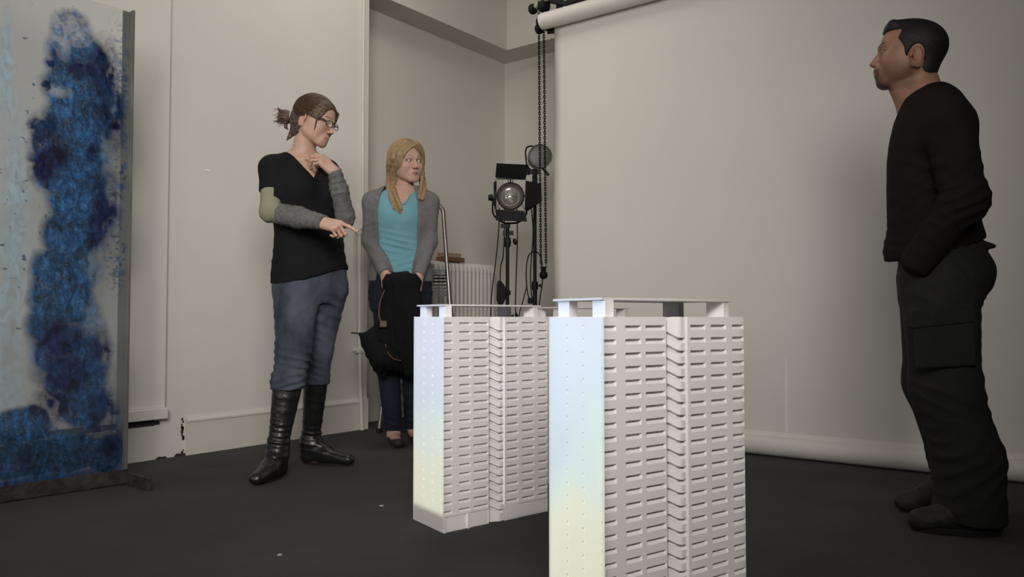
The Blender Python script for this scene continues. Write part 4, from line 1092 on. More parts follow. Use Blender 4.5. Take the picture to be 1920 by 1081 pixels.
def keep1(x, y, z):
    px, py, pz = x-th[0], y-th[1], z-th[2]
    q = [Rh[0][i]*px+Rh[1][i]*py+Rh[2][i]*pz for i in range(3)]; a, b, c = q
    face = np.sqrt((( a+.010)/.064)**2+((b+.110)/.082)**2+((c+.014)/.086)**2)-1       # forehead and face opening
    f = face*.05
    low = np.maximum(np.minimum(c-.010-.25*np.clip(b, -.1, .03), .2), b-.036)             # clear the ears and cheeks
    return -np.minimum(f, low)
hair_cut = X_(keep1, .003)
b0 = S(535, 219, .06)
hair += [U(ell(b0, (.036, .032, .036)), .008), U(rc(S(553, 219, .04), b0, .020, .018), .01)]
for a, b_, c, r in [((551, 222), (549, 243), (538, 262), .017), ((556, 230), (552, 250), (541, 261), .012), ((530, 211), (524, 206), (521, 203), .008), ((529, 222), (523, 226), (520, 231), .008), ((535, 229), (536, 238), (540, 243), .010)]:
    p, q, t = S(*a, .05), S(*b_, .05), S(*c, .05); hair += [U(rc(p, q, r, r*.75), .006), U(rc(q, t, r*.75, r*.22), .004)]
hair += [U(rc(hw_((.048, -.078, .062)), hw_((.067, -.060, .012)), .010, .006), .010)]
def hgroove(amp, dirv, f1, s=0):
    d = V3(*dirv)
    def fn(x, y, z):
        p = (x*d[0]+y*d[1]+z*d[2]); return amp*(np.sin(p*f1+2*wob(x*3, y*3, z*3, s))+.6*np.sin(p*f1*2.3+3*wob(x*4, y*4, z*4, s+1)))
    return fn
hair.insert(4+len(skull_ops(0))-3, hair_cut)
hair += [D_(hgroove(.0006, (.25, .45, .85), 420))]
h1 = sdf('hair', hair, .0026, M['hair1'], W1)
mb = MB(); c = S(546, 216, .05); ring = [c+np.array([math.cos(a)*.006, math.sin(a)*.022, math.sin(a+.2)*.024*0+math.cos(a)*0])+np.array([0, 0, .022*math.cos(a)]) for a in np.linspace(0, 2*math.pi, 17)[:-1]]
mb.tube([Vector(p) for p in ring], .0035, 8, closed=True); mb.build('hair_tie', mat('pale_band', (.45, .42, .40), .6), h1, smooth=True)
rs = random.Random(5); paths = []
for i in range(46):
    a = rs.uniform(-1, 1); b = rs.uniform(0, 1)
    p0 = b0+np.array([rs.uniform(-.028, .01), rs.uniform(-.03, .03), rs.uniform(-.03, .03)]); d = np.array([-1, rs.uniform(-.4, .4), rs.uniform(-.9, .9)]); d /= np.linalg.norm(d)
    paths.append([p0, p0+d*.018, p0+d*.034+np.array([0, 0, rs.uniform(-.008, .004)])])
strands('flyaway_hair', W1, M['hair1'], paths, .0013)
tie = (.0, .116, -.012)
skull_strands('combed_hair', W1, M['hair1'], Rh, th, 1.0, [(-.078, .0, .014), (-.076, -.035, .022), (-.070, -.052, .040), (-.052, -.070, .068), (-.020, -.085, .090), (.018, -.085, .090), (.048, -.074, .066), (.068, -.055, .030)],
              [(-.016, .114, -.022), (-.018, .112, -.012), (-.014, .112, .0), (-.008, .113, .008), (0, .113, .012), (.008, .112, .008), (.014, .112, 0), (.016, .112, -.012)], 330, (.0835, .1035, .0915), r=.0016, seed=4)
skull_strands('fringe', W1, M['hair1'], Rh, th, 1.0, [(.012, -.082, .096), (.018, -.078, .092), (.020, -.070, .100)], [(.073, -.052, -.010), (.076, -.045, .0), (.077, -.036, .006)], 70, (.0850, .1050, .0905), r=.0018, seed=6)
pp = []
for i in range(9):
    q = rs.uniform(-.003, .003); pp.append([hw_((-.050, -.070, .066)), hw_((-.068+q, -.060+q, .034)), hw_((-.0745, -.058+q, .004)), hw_((-.0735, -.058+q, -.022)), hw_((-.0705, -.056+q*.5, -.050+q*3))])
strands('side_lock', W1, M['hair1'], pp, .0013)
# glasses
G = MB()
def hp(x, y, z): return Vector(hw_((x, y, z)))
gl_c = []
for s in (-1, 1):
    ring = []
    for a in np.linspace(0, 2*math.pi, 25)[:-1]:
        xx = s*.0315+.0235*math.cos(a)*(1.05 if s*math.cos(a) > 0 else .95); zz = -.004+.0145*math.sin(a); yy = -.106+.24*max(abs(xx)-.02, 0)**1.1*1.2
        ring.append(hp(xx, yy, zz))
    G.tube(ring, .0016, 6, closed=True); gl_c.append(ring)
    G.tube([hp(s*.054, -.096, .002), hp(s*.066, -.086, .006), hp(s*.0725, -.070, .006), hp(s*.0785, -.01, .010), hp(s*.079, .012, .012), hp(s*.077, .026, .0)], [.0026, .0036, .0034, .0024, .002, .0015], 8)
G.tube([hp(-.009, -.107, .0), hp(0, -.110, .003), hp(.009, -.107, .0)], .0017, 6)
gz = G.build('glasses', mat('dark_spectacle_frame', (.02, .022, .026), .25, .3), W1, smooth=True)
lm, nt, b = newmat('spectacle_lens'); b.inputs['Alpha'].default_value = 0.12; b.inputs['Base Color'].default_value = (.7, .75, .8, 1); b.inputs['Roughness'].default_value = .05
for ring in gl_c:
    MB().add(ring, [tuple(range(len(ring)))]).build('spectacle_lens', lm, gz)
# top
M['black'] = mat('black_jersey', (0.0085, 0.0085, 0.0095), 0.85, var=.1, bump=.15, bscale=90, spec=.15)
bustd = V3(.64, -.77, 0); lat = V3(.77, .64, 0)
zc = S(0, 358)[2]; cc = np.array([S(574, 358)[0], 0, zc])
tee = [U(loft(tee_r), 0), U(rc(S(548, 303, -.04), sR+np.array([0, 0, -.004]), .048, .058), .035), U(rc(sR, sR+(eR-sR)*.62, .058, .055), .03),
       U(rc(S(588, 305, .04), sL, .046, .050), .035), U(rc(sL, sL+(eL-sL)*.62, .050, .051), .03),
       U(ell(cc+bustd*.090+lat*.075, (.066, .066, .070)), .05), U(ell(cc+bustd*.088-lat*.075, (.066, .066, .070)), .05)]
hemz = S(0, 522)[2]
def keep_tee(x, y, z):
    # neckline: v opening in the front of the torso frame
    u = (x-neckb[0])*lat[0]+(y-neckb[1])*lat[1]; v = (x-neckb[0])*bustd[0]+(y-neckb[1])*bustd[1]
    vz = S(604, 343)[2]
    front = np.abs(u-.0)*1.0-(z-vz)*.62                 # inside V when < 0
    neck = np.maximum(np.maximum(-front*1.0, -1), 0)
    inV = np.maximum(np.abs(u)-(z-vz)*.66, -v-.005)        # <0 inside the cut
    inN = np.sqrt(u*u+(v*.9)**2)-np.clip(.068+(z-S(0, 300)[2])*.9, 0, .10); inN = np.maximum(inN, S(0, 303)[2]-z)
    cut = np.minimum(inV, inN)
    hem = np.interp(x, [S(510,0)[0], S(545,0)[0], S(590,0)[0], S(625,0)[0], S(656,0)[0]], [S(0,531)[2], S(0,535)[2], S(0,527)[2], S(0,514)[2], S(0,502)[2]]) - z
    return np.maximum(-cut, hem)
tee += [X_(keep_tee, .003), D_(local(folds(.018, 55, 14, 8, 1.0), S(560, 500), .14)), D_(local(folds(.015, 70, -25, 0, 2.0), S(620, 505), .12)), D_(local(folds(.005, 40, 40, 0, 3), S(540, 350), .13)), D_(local(folds(.006, 20, 60, 0, 5), S(600, 400), .14))]
def sleeve_cut(x, y, z):
    c1 = sR+(eR-sR)*.55; d1 = (eR-sR)/np.linalg.norm(eR-sR); k1 = (x-c1[0])*d1[0]+(y-c1[1])*d1[1]+(z-c1[2])*d1[2]
    r1 = np.sqrt((x-c1[0])**2+(y-c1[1])**2+(z-c1[2])**2)-.085
    c2 = sL+(eL-sL)*.55; d2 = (eL-sL)/np.linalg.norm(eL-sL); k2 = (x-c2[0])*d2[0]+(y-c2[1])*d2[1]+(z-c2[2])*d2[2]; r2 = np.sqrt((x-c2[0])**2+(y-c2[1])**2+(z-c2[2])**2)-.08
    lim = (x > S(527, 0, -.1)[0])*1.0
    a = np.where(lim > 0, -.05, np.minimum(k1, -r1)); b = np.where(x > S(632, 0, 0.05)[0], np.minimum(k2, -r2), -.05)
    return np.maximum(a, b)
tee += [X_(sleeve_cut, .003)]
sdf('v_neck_top', tee, .0042, M['black'], W1)
# olive under-sleeves and grey knitted arm warmers
M['olive'] = mat('pale_olive_jersey', (0.235, 0.235, 0.165), 0.85, var=.08, bump=.15, bscale=60, spec=.2)
M['knit'] = mat('grey_rib_knit', (0.150, 0.150, 0.148), 0.9, var=.22, scale=60, bump=.8, bscale=190, spec=.1)
o1 = [U(rc(sR+(eR-sR)*.3, eR, .050, .046), 0), U(rc(eR, eR+(wR-eR)*.35, .046, .045), .02), D_(folds(.004, 60, -50, 0, 1.5))]
sdf('undershirt_sleeve', o1, .0045, M['olive'], W1)
aw = [U(rc(eR+(wR-eR)*.20, eR+(wR-eR)*.55, .048, .047), 0), U(rc(eR+(wR-eR)*.55, wR+(wR-eR)*.02, .046, .033), .02), D_(ribs(.0012, eR, wR, 420)), D_(folds(.0055, 25, 110, 0, 3.3))]
dR = (wR-eR)/np.linalg.norm(wR-eR); p0 = eR+(wR-eR)*.22; p1 = wR+(wR-eR)*.045
aw += [X_(lambda x, y, z: np.maximum(-((x-p0[0])*dR[0]+(y-p0[1])*dR[1]+(z-p0[2])*dR[2]), (x-p1[0])*dR[0]+(y-p1[1])*dR[1]+(z-p1[2])*dR[2]), .004)]
sdf('arm_warmer', aw, .0036, M['knit'], W1)
o2 = [U(rc(sL+(eL-sL)*.3, eL, .048, .044), 0), U(rc(eL, eL+(wL-eL)*.3, .045, .043), .02), D_(folds(.004, 60, -50, 0, 1.5))]
sdf('undershirt_sleeve', o2, .0045, M['olive'], W1)
dL = (wL-eL)/np.linalg.norm(wL-eL); q0 = sL+(eL-sL)*.50; q1 = wL+(wL-eL)*.05
aw = [U(rc(eL+(wL-eL)*.12, eL+(wL-eL)*.6, .047, .044), 0), U(rc(eL+(wL-eL)*.6, q1, .042, .031), .02), U(rc(q0, eL, .053, .050), .02), D_(ribs(.0012, eL, wL, 420)), D_(folds(.0055, 95, -30, 0, 1.3))]
aw += [X_(lambda x, y, z: (x-q1[0])*dL[0]+(y-q1[1])*dL[1]+(z-q1[2])*dL[2], .004)]
sdf('arm_warmer', aw, .0036, M['knit'], W1)
# rings on the fingers
for (w_, f_, hnd, pos) in ((wR, fR, tipsR, None), (wL, fL, tipsL, None)):
    pass
# painted fingernail of the pointing hand
tp, td = tipsR[0]; tpw = wR+fR @ (tp+td*.001+np.array([0, 0, .0048])); 
sdf('fingernail', [U(ell(tpw, (.0060, .0055, .0042)), 0)], .001, mat('silver_green_nail', (.55, .56, .45), .15, .6), W1)
rg = wR+fR @ V3(-.002+.011, .086+.030*math.cos(math.radians(66))+.002, -.030)
ringp = [];
# jeans
M['jeans'] = mat('washed_blue_denim', (0.108, 0.122, 0.155), 0.8, var=0.0, dark=(0.017, 0.022, 0.040), scale=8.0, bump=.4, bscale=220, stretch=(1, 1, .55), spec=.2)
jr = [(S(0,y)[2], S(x,y)[0], 0, a, b, 40) for y, x, a, b in [(500, 583, .170, .126), (530, 583, .172, .128), (550, 583, .165, .118), (568, 583, .12, .09)]]
def pants(h, k, top, r): return [U(rc(h, k, r[0], r[1]), .035), U(rc(k, top, r[1], r[2]), .025)]
bN = k_ = kneeN+(ankN-kneeN)*.40; bF = kneeF+(ankF-kneeF)*.36
je = [U(loft(jr), 0)]+pants(hipN, kneeN, bN, (.108, .080, .072))+pants(hipF, kneeF, bF, (.100, .068, .061))
je += [U(rc(bN+np.array([0, 0, .035]), bN, .078, .074), .012), U(rc(bF+np.array([0, 0, .03]), bF, .068, .064), .012)]
je += [D_(local(folds(.020, 85, 28, 0, 1.0), kneeN+np.array([0, 0, -.05]), .13)), D_(local(folds(.020, 95, -25, 0, 2.0), bN, .10)), D_(local(folds(.018, 90, 35, 0, 2.5), bF, .12)),
       D_(local(folds(.015, 60, 40, 0, 3.0), kneeF+np.array([0, 0, .1]), .14)), D_(local(folds(.015, 50, -45, 0, 4.0), hipN+np.array([0, 0, -.10]), .14)), D_(local(folds(.012, 70, 30, 0, 5.0), hipF+np.array([0, 0, -.04]), .12))]
je += [X_(lambda x, y, z: np.where(x < S(572, 700)[0], bN[2]-.004, bF[2]-.004)-z, .004)]
sdf('jeans', je, .005, M['jeans'], W1)
M['leather'] = mat('black_leather', (0.010, 0.010, 0.0105), 0.33, var=.2, bump=.35, bscale=38, spec=.5)
def boot(top, ank, heel, toe, r0, r1, nm='boot'):
    h2 = heel.copy(); h2[2] = .040; t2 = toe.copy(); t2[2] = .028; mid = h2+(t2-h2)*.45; mid[2] = .052
    d = toe-heel; d[2] = 0; d /= np.linalg.norm(d); lt_ = np.array([-d[1], d[0], 0])
    a2 = ank.copy(); ax2 = h2+d*.012; ax2[2] = .10
    o = [U(rc(top, ank, r0, r1), 0), U(rc(ank, ax2, r1, .043), .03), U(rc(ax2, h2, .043, .037, lt_, 1.05), .02), U(rc(ax2, mid, .042, .040), .03), U(rc(mid, t2, .040, .026, (0, 0, 1), 1.15), .02), U(rc(h2, t2, .036, .030, (0, 0, 1), 1.1), .02)]
    o += [D_(local(folds(.010, 110, 12, 0, 1.7), ank+np.array([0, 0, .0]), .10)), D_(folds(.0035, 60, 10, 6, 2.0)), X_(lambda x, y, z: np.maximum(.006-z, z-top[2]), .004)]
    b_ = sdf(nm, o, .0045, M['leather'], W1)
    # sole and laces are sub-parts
    ring = []
    for a in np.linspace(0, 2*math.pi, 29)[:-1]:
        t = (1-math.cos(a))/2; wv = .037*math.sin(a)*(1-.25*(t-.3)**2)*(1.0-.2*t); c = heel+(toe-heel)*(-.12+1.24*t)
        ring.append((c[0]+lt_[0]*wv, c[1]+lt_[1]*wv))
    MB().prism(ring if MB else ring, 0.0, 0.012).build('sole', M['rubber'], b_, bevel=.002)
    mb = MB()
    for q in range(9):
        z = .13+q*.028; c = ank+(top-ank)*np.clip((z-ank[2])/(top[2]-ank[2]), 0, 1); c[2] = z; rr_ = r1+(r0-r1)*np.clip((z-ank[2])/(top[2]-ank[2]), 0, 1)+.001
        f_ = d*rr_; mb.tube([Vector(c+f_*.93+lt_*rr_*.30), Vector(c+f_*1.05), Vector(c+f_*.93-lt_*rr_*.30+np.array([0, 0, .012]))], .0022, 6)
    mb.build('laces', M['rubber'], b_, smooth=True)
    return b_
boot(bN+np.array([-.002, 0, .012]), ankN+np.array([0, 0, .02]), heelN, toeN, .066, .044)
boot(bF+np.array([0, 0, .012]), ankF+np.array([0, 0, .02]), heelF, toeF, .058, .043)

# ======================================================= the blonde woman
D2 = 4.60; X2 = (750-960)/FPX*D2; S = mapper(D2, X2)
Rh2 = rotm(36, 1, -3); th2 = S(762.5, 305, -.03); HS = 1.04
top_r = [(S(0,y)[2], S(x,y)[0], d, a, b, 8) for y, x, d, a, b in [
    (352, 757, .0, .075, .060), (361, 755, .0, .125, .078), (374, 752, .0, .160, .092), (395, 751, -.005, .168, .108), (420, 751, -.008, .160, .116), (450, 750, .0, .146, .108), (475, 750, 0, .146, .108), (500, 751, .0, .160, .118), (515, 751, 0, .170, .124)]]
b_r = [(z, a, b, c-.010, d-.010, p) for z, a, b, c, d, p in top_r]+[(S(0, 560)[2], S(751, 560)[0], 0, .10, .07, 8)]
sR, eR, wR = S(699, 378, 0.0), S(695, 452, -.02), S(722, 512, -.155)
sL, eL, wL = S(804, 380, 0.02), S(804, 452, 0.0), S(785, 516, -.15)
hR, kR, aR = S(727, 545, 0), S(728, 690, -.02), S(738, 812, .02)
hL, kL, aL = S(774, 545, .02), S(775, 690, .02), S(774, 800, .08)
heR, toR = S(738, 822, .03), S(747, 834, -.17)
heL, toL = S(776, 812, .10), S(783, 824, -.07)
heR[2] = heL[2] = .03
hndR, _ = hand_ops(1, [(25, 30, 15), (28, 32, 18), (30, 35, 18), (30, 35, 18)]); gR = frame(V3(.22, -.10, -.95), (-.35, -.80, .05))
hndL, _ = hand_ops(-1, [(25, 30, 15), (28, 32, 18), (30, 35, 18), (30, 35, 18)]); gL = frame(V3(-.20, -.10, -.95), (.45, -.75, .05))
neck2 = S(757, 362, .01)
ops = [U(loft(b_r), 0), U(rc(neck2, th2+Rh2 @ V3(0, .024, -.05), .054, .050), .04)]
ops += xf(scaled(head_ops(fem=True, lid=.85, lips=1.05, nose=.80, w=.98, jaw=1.0), HS), Rh2, th2)
ops += [U(rc(sR, eR, .045, .038), .03), U(rc(eR, wR, .038, .024), .02), U(rc(sL, eL, .045, .038), .03), U(rc(eL, wL, .038, .024), .02)]
ops += xf(hndR, gR, wR)+xf(hndL, gL, wL)
ops += leg_ops(hR, kR, aR, heR, toR, (.080, .052, .034))+leg_ops(hL, kL, aL, heL, toL, (.080, .052, .034))
hb = (th2-V3(.13, .14, .14), th2+V3(.13, .13, .14), .0022)
M['skin2'] = skin_mat('fair_skin_pink', (0.49, 0.305, 0.24))
ops += [D_(clothed(.012, S(0, 430)[2], (wR+gR[:, 1]*.07, wL+gL[:, 1]*.07), .14))]
W2 = sdf_multi('person', ops, [hb, hbox(wR, gR), hbox(wL, gL)], .006, M['skin2'], None)
def col2(V):
    return head_color(Rh2, th2, .98, lip=(.56, .33, .36), brow=(.45, .32, .24), red=.16, browthick=.7, lidc=(.50, .38, .38), lash=1.4)((V-th2)/HS+th2)
V = np.zeros(len(W2.data.vertices)*3); W2.data.vertices.foreach_get('co', V); c_ = col2(V.reshape(-1, 3))
ca = W2.data.color_attributes.new('tint', 'FLOAT_COLOR', 'POINT'); ca.data.foreach_set('color', np.concatenate([c_, np.ones((len(c_), 1))], 1).astype(f32).ravel())
W2.location = camw(X2, D2); W2.rotation_euler = (0, 0, YAW)
tag(W2, 'blonde woman in a turquoise top and grey cardigan, standing with both hands folded in front', 'person', 'people standing round the models')
eyes(W2, th2, Rh2, HS, (30, 4), M['iris_blue'], .98)
# hair: long, parted, falling to the chest
M['blonde'] = hair_mat('blonde_hair', (0.17, 0.095, 0.040), (0.40, 0.275, 0.150), stretch=(60, 60, 3))
def hw2(x, y, z): return th2+Rh2 @ (V3(x, y, z)*HS)
hair = xf(scaled(skull_ops(.012, .98, .002)+[U(ell((0, .060, -.060), (.076, .055, .10)), .03)], HS), Rh2, th2)
def keep2(x, y, z):
    px, py, pz = (x-th2[0])/HS, (y-th2[1])/HS, (z-th2[2])/HS
    a, b, c = [Rh2[0][i]*px+Rh2[1][i]*py+Rh2[2][i]*pz for i in range(3)]
    face = (np.sqrt(((a+.003)/.0680)**2+((b+.10)/.086)**2+((c+.016-.25*(a-.0))/.094)**2)-1)*.06
    return -face
hair_cut = X_(keep2, .003); hair += [hair_cut]
rs = random.Random(9)
def lock(pts, r0, r1):
    global hair
    p = [np.array(v) for v in spline(pts, 3)]
    for i in range(len(p)-1):
        t = i/(len(p)-1); t2 = (i+1)/(len(p)-1); hair.append(U(rc(p[i], p[i+1], r0+(r1-r0)*t, r0+(r1-r0)*t2), .013))
# image-left side (her right)
lock([hw2(-.030, -.055, .100), hw2(-.068, -.055, .050), hw2(-.080, -.030, -.02), S(733, 340, -.02), S(731, 362, -.07), S(738, 376, -.10)], .016, .008)
lock([hw2(-.060, -.010, .080), hw2(-.086, -.008, .02), S(733, 318, 0), S(729, 345, -.02), S(730, 366, -.07), S(741, 386, -.115)], .020, .009)
lock([hw2(-.06, .03, .07), hw2(-.088, .03, .0), S(730, 330, .03), S(728, 350, .02), S(731, 372, -.06), S(750, 398, -.130)], .022, .006)
lock([hw2(-.072, .005, -.03), S(738, 345, -.03), S(741, 362, -.085), S(748, 382, -.125), S(752, 392, -.13)], .014, .006)
# image-right side (her left)
lock([hw2(.010, -.085, .092), hw2(.050, -.070, .070), hw2(.071, -.050, .02), hw2(.072, -.040, -.03), S(791, 342, -.04), S(788, 360, -.05), S(786, 372, -.09)], .015, .007)
lock([hw2(.030, -.040, .100), hw2(.075, -.030, .050), hw2(.080, -.020, -.02), S(795, 345, -.02), S(795, 362, -.04), S(792, 374, -.08)], .017, .007)
lock([hw2(.050, .01, .085), hw2(.088, .01, .02), hw2(.084, .01, -.05), S(793, 355, .0), S(795, 368, -.03), S(798, 376, -.05)], .018, .006)
h2 = sdf('hair', hair, .0028, M['blonde'], W2)
for sd, n_, sdd in ((-1, 190, 3), (1, 130, 8)):
    def tail(t, rs, sd=sd):
        o_ = rs.uniform(-.010, .010); e = rs.uniform(-6, 10)
        if sd < 0: return [S(730+12*t, 345, -.03+.05*t+o_), S(727+16*t, 364, -.085+.05*t+o_), S(732+22*t, 378+(14*t), -.118+o_*.6), S(737+16*t, 388+8*t+e*.6, -.128)]
        return [S(793+3*t, 348, -.05+.05*t+o_), S(790+6*t, 362, -.06+.04*t+o_), S(785+13*t, 374+e*.4, -.085+.03*t)]
    skull_strands('combed_hair', W2, M['blonde'], Rh2, th2, HS, [(-.004*1, -.092, .078), (0, -.080, .100), (0, -.04, .118), (0, .03, .124), (0, .09, .09)],
                  [(sd*.0700, -.060, .010), (sd*.078, -.046, .0), (sd*.084, -.02, -.005), (sd*.086, .02, -.005), (sd*.070, .07, -.01)], n_*2, (.0935, .1145, .1000), r=.0019, seed=sdd, tail=tail)
# top, cardigan
M['turq'] = mat('turquoise_jersey', (0.145, 0.32, 0.38), 0.85, var=.06, bump=.15, bscale=60, spec=.2)
zc = S(0, 408)[2]
tt = [U(loft(top_r), 0), U(ell((S(736, 410)[0], -.080, zc), (.048, .048, .054)), .04), U(ell((S(768, 410)[0], -.078, zc), (.048, .048, .054)), .04)]
def keep_t2(x, y, z):
    vz = S(0, 389)[2]; cx = S(757, 389)[0]
    inV = np.maximum(np.abs(x-cx)-(z-vz)*.80, y+.0); r_ = np.sqrt((x-cx)**2+(y*.9)**2)-.075; inN = np.maximum(r_, S(0, 366)[2]-z)
    return np.maximum(np.maximum(-np.minimum(inV, inN), S(0, 513)[2]-z), np.abs(x-S(751, 0)[0])-.134)
tt += [X_(keep_t2, .003), D_(local(folds(.020, 85, 12, 0, 1.2), S(750, 462, -.1), .085)), D_(local(folds(.016, 75, -20, 0, 2.9), S(755, 495, -.1), .10))]
sdf('turquoise_top', tt, .005, M['turq'], W2)
M['cardi'] = mat('grey_marl_knit', (0.150, 0.146, 0.150), 0.9, var=.12, scale=50, bump=.3, bscale=160, spec=.1)
car_r = [(z, cx, cy+.008, a+.018, b+.016, p) for z, cx, cy, a, b, p in top_r]+[(S(0, 530)[2], S(751, 530)[0], .01, .188, .135, 8)]
ca_ = [U(loft(car_r), 0), U(rc(S(722, 366), sR, .050, .056), .04), U(rc(S(785, 367), sL, .050, .056), .04),
       U(rc(sR, eR, .056, .048), .03), U(rc(eR, wR, .048, .034), .025), U(rc(sL, eL, .056, .048), .03), U(rc(eL, wL, .048, .034), .025)]
def keep_c(x, y, z):
    # open front: an opening that widens from the collar, cut only in the front half
    cx = S(752, 0)[0]; zt = S(0, 358)[2]; half = np.interp(z, [S(0, y_)[2] for y_ in (535, 500, 470, 440, 400, 375, 350)], [.118, .112, .108, .108, .114, .105, .085])
    arm = np.minimum(np.sqrt((x-eR[0])**2+(z-eR[2])**2), np.sqrt((x-eL[0])**2+(z-eL[2])**2))
    cut = np.maximum(np.abs(x-cx)-half, y+np.where(z > S(0, 385)[2], -.03, .010))
    # forearms pass in front of the opening: keep them
    def capd(a, b, r):
        d = b-a; t = np.clip(((x-a[0])*d[0]+(y-a[1])*d[1]+(z-a[2])*d[2])/(d@d), 0, 1)
        return np.sqrt((x-a[0]-t*d[0])**2+(y-a[1]-t*d[1])**2+(z-a[2]-t*d[2])**2)-r
    keep = np.minimum(capd(eR, wR, .052), capd(eL, wL, .052))
    neck = np.maximum(np.sqrt((x-S(757, 0)[0])**2+y*y)-.078, S(0, 368)[2]-z)
    c = np.minimum(np.maximum(cut, -keep), neck)
    dR_ = (wR-eR)/np.linalg.norm(wR-eR); dL_ = (wL-eL)/np.linalg.norm(wL-eL)
    eR_ = np.where(x < S(745, 500)[0], (x-wR[0])*dR_[0]+(y-wR[1])*dR_[1]+(z-wR[2])*dR_[2]+.0, -.1); eR_ = np.where(y < -.06, eR_, -.1)
    eL_ = np.where(x > S(745, 500)[0], (x-wL[0])*dL_[0]+(y-wL[1])*dL_[1]+(z-wL[2])*dL_[2]+.0, -.1); eL_ = np.where(y < -.06, eL_, -.1)
    return np.maximum(np.maximum(-c, S(0, 528)[2]-z), np.maximum(eR_, eL_))
ca_ += [X_(keep_c, .003), D_(local(folds(.009, 80, -30, 0, 1.2), eR, .09)), D_(local(folds(.009, 80, 30, 0, 2.2), eL, .09)), D_(folds(.003, 40, 30, 20, 3))]
sdf('cardigan', ca_, .005, M['cardi'], W2)
M['navy'] = mat('dark_navy_denim', (0.011, 0.014, 0.025), 0.8, var=.2, bump=.3, bscale=120, spec=.2)
jr = [(S(0,y)[2], S(x,y)[0], .0, a, b, 8) for y, x, a, b in [(500, 751, .160, .115), (530, 751, .178, .130), (560, 751, .180, .130), (580, 751, .165, .12)]]
je = [U(loft(jr), 0)]+pants(hR, kR, aR+np.array([0, 0, .01]), (.092, .064, .050))+pants(hL, kL, aL+np.array([0, 0, .01]), (.092, .064, .050))
je += [D_(folds(.005, 70, 20, 0, 1)), X_(lambda x, y, z: S(0, 806)[2]-z, .003)]
sdf('jeans', je, .0055, M['navy'], W2)
M['shoe'] = mat('black_suede', (0.012, 0.011, 0.011), .7)
for he, to in ((heR, toR), (heL, toL)):
    d = to-he; d[2] = 0; d /= np.linalg.norm(d); l_ = np.array([-d[1], d[0], 0]); h_ = he.copy(); h_[2] = .034; t_ = to.copy(); t_[2] = .026
    o = [U(rc(h_, t_, .036, .033, (0, 0, 1), 1.1), 0), X_(lambda x, y, z, he=he, d=d, to=to: np.maximum(.004-z, z-(.030+.035*np.abs(((x-he[0])*d[0]+(y-he[1])*d[1])/np.linalg.norm(to-he)-.45)**1.0)), .003)]
    # top opening so that the instep shows
    sdf('flat_shoe', o, .004, M['shoe'], W2)
for p in (hw2(-.076, .0, -.040),):
    mb = MB(); mb.lathe([(.001, -.004), (.004, -.002), (.004, .002), (.001, .004)], 12, Tr(*p)); mb.tube([Vector(p), Vector(p+np.array([0, 0, -.022]))], .0012, 6); mb.lathe([(.0005, -.006), (.0045, 0), (.0005, .006)], 12, Tr(*(p+np.array([0, -.002, -.026]))))
    mb.build('earring', mat('pale_pearl', (.6, .6, .55), .2, .3), W2, smooth=True)
nk = [S(744, 360, -.075), S(750, 375, -.098), S(757, 383, -.108), S(764, 376, -.098), S(770, 362, -.075)]
mb = MB(); mb.tube(spline(nk, 5), .0008, 5); mb.lathe([(.0005, -.004), (.004, 0), (.0005, .004)], 10, Tr(*nk[2])); mb.build('necklace', M['steel'], W2, smooth=True)

# things she holds: a draped coat, a loosely furled umbrella, a handbag strap
def place2(o): o.location = camw(X2, D2); o.rotation_euler = (0, 0, YAW); return o
M['coat'] = mat('black_wool', (0.0085, 0.0085, 0.009), .95, var=.2, bump=.3, bscale=50, spec=.1)
c1 = [U(rc(S(731, 527, -.215), S(777, 527, -.215), .030, .030), 0), U(rc(S(735, 530, -.215), S(733, 600, -.20), .045, .055), .04), U(rc(S(772, 530, -.215), S(776, 640, -.19), .042, .075), .04),
      U(rc(S(753, 530, -.22), S(753, 640, -.20), .05, .080), .04), U(rc(S(740, 600, -.20), S(748, 665, -.19), .065, .050), .04), U(rc(S(765, 640, -.19), S(772, 690, -.18), .08, .05), .04)]
c1 += [D_(folds(.014, 8, 75, 0, 1.0, 1.5)), D_(folds(.006, 40, 20, 0, 3.0))]
o = place2(sdf('coat', c1, .0055, M['coat'])); tag(o, 'black coat draped over the folded hands of the blonde woman', 'coat')
u0, u1 = S(674, 625, -.20), S(745, 690, -.17)
ub = [U(rc(u0, S(700, 645, -.19), .006, .060), 0), U(rc(S(700, 640, -.19), S(722, 660, -.18), .062, .095), .03), U(rc(S(722, 660, -.18), S(752, 672, -.15), .095, .080), .03), U(rc(S(690, 632, -.2), S(718, 604, -.20), .014, .030), .03), U(rc(S(712, 690, -.17), S(716, 700, -.16), .030, .02), .04)]
ub += [D_(folds(.010, 40, -70, 0, 2.0, 1.2))]
o = sdf('umbrella', ub, .0055, M['coat']); place2(o); tag(o, 'loosely furled black umbrella with a brown tip held sideways below the coat', 'umbrella')
mb = MB(); mb.tube([Vector(S(658, 623.5, -.205)), Vector(S(668, 624, -.20)), Vector(S(682, 628, -.20))], [.0045, .005, .007], 10)
mb.build('umbrella_tip', mat('brown_tip', (.035, .022, .015), .5), o, smooth=True)
M['tan'] = mat('brown_leather', (0.085, 0.040, 0.018), .5, var=.2)
o = place2(sdf('handbag', [U(rbox(S(722, 628, -.245), (.040, .022, .030), .010), 0), U(rc(S(728, 640, -.24), S(742, 668, -.23), .030, .026), .03)], .004, M['coat']))
tag(o, 'small black handbag with a tan leather strap hanging beside the umbrella', 'handbag')
mb = MB(); mb.tube(spline([S(718, 612, -.262), S(711, 590, -.25), S(713, 566, -.245), S(720, 547, -.24), S(727, 538, -.23)], 6), .0045, 8)
mb.tube(spline([S(722, 640, -.262), S(727, 660, -.275), S(738, 672, -.275), S(752, 676, -.27)], 6), .0035, 8); mb.build('strap', M['tan'], o, smooth=True)
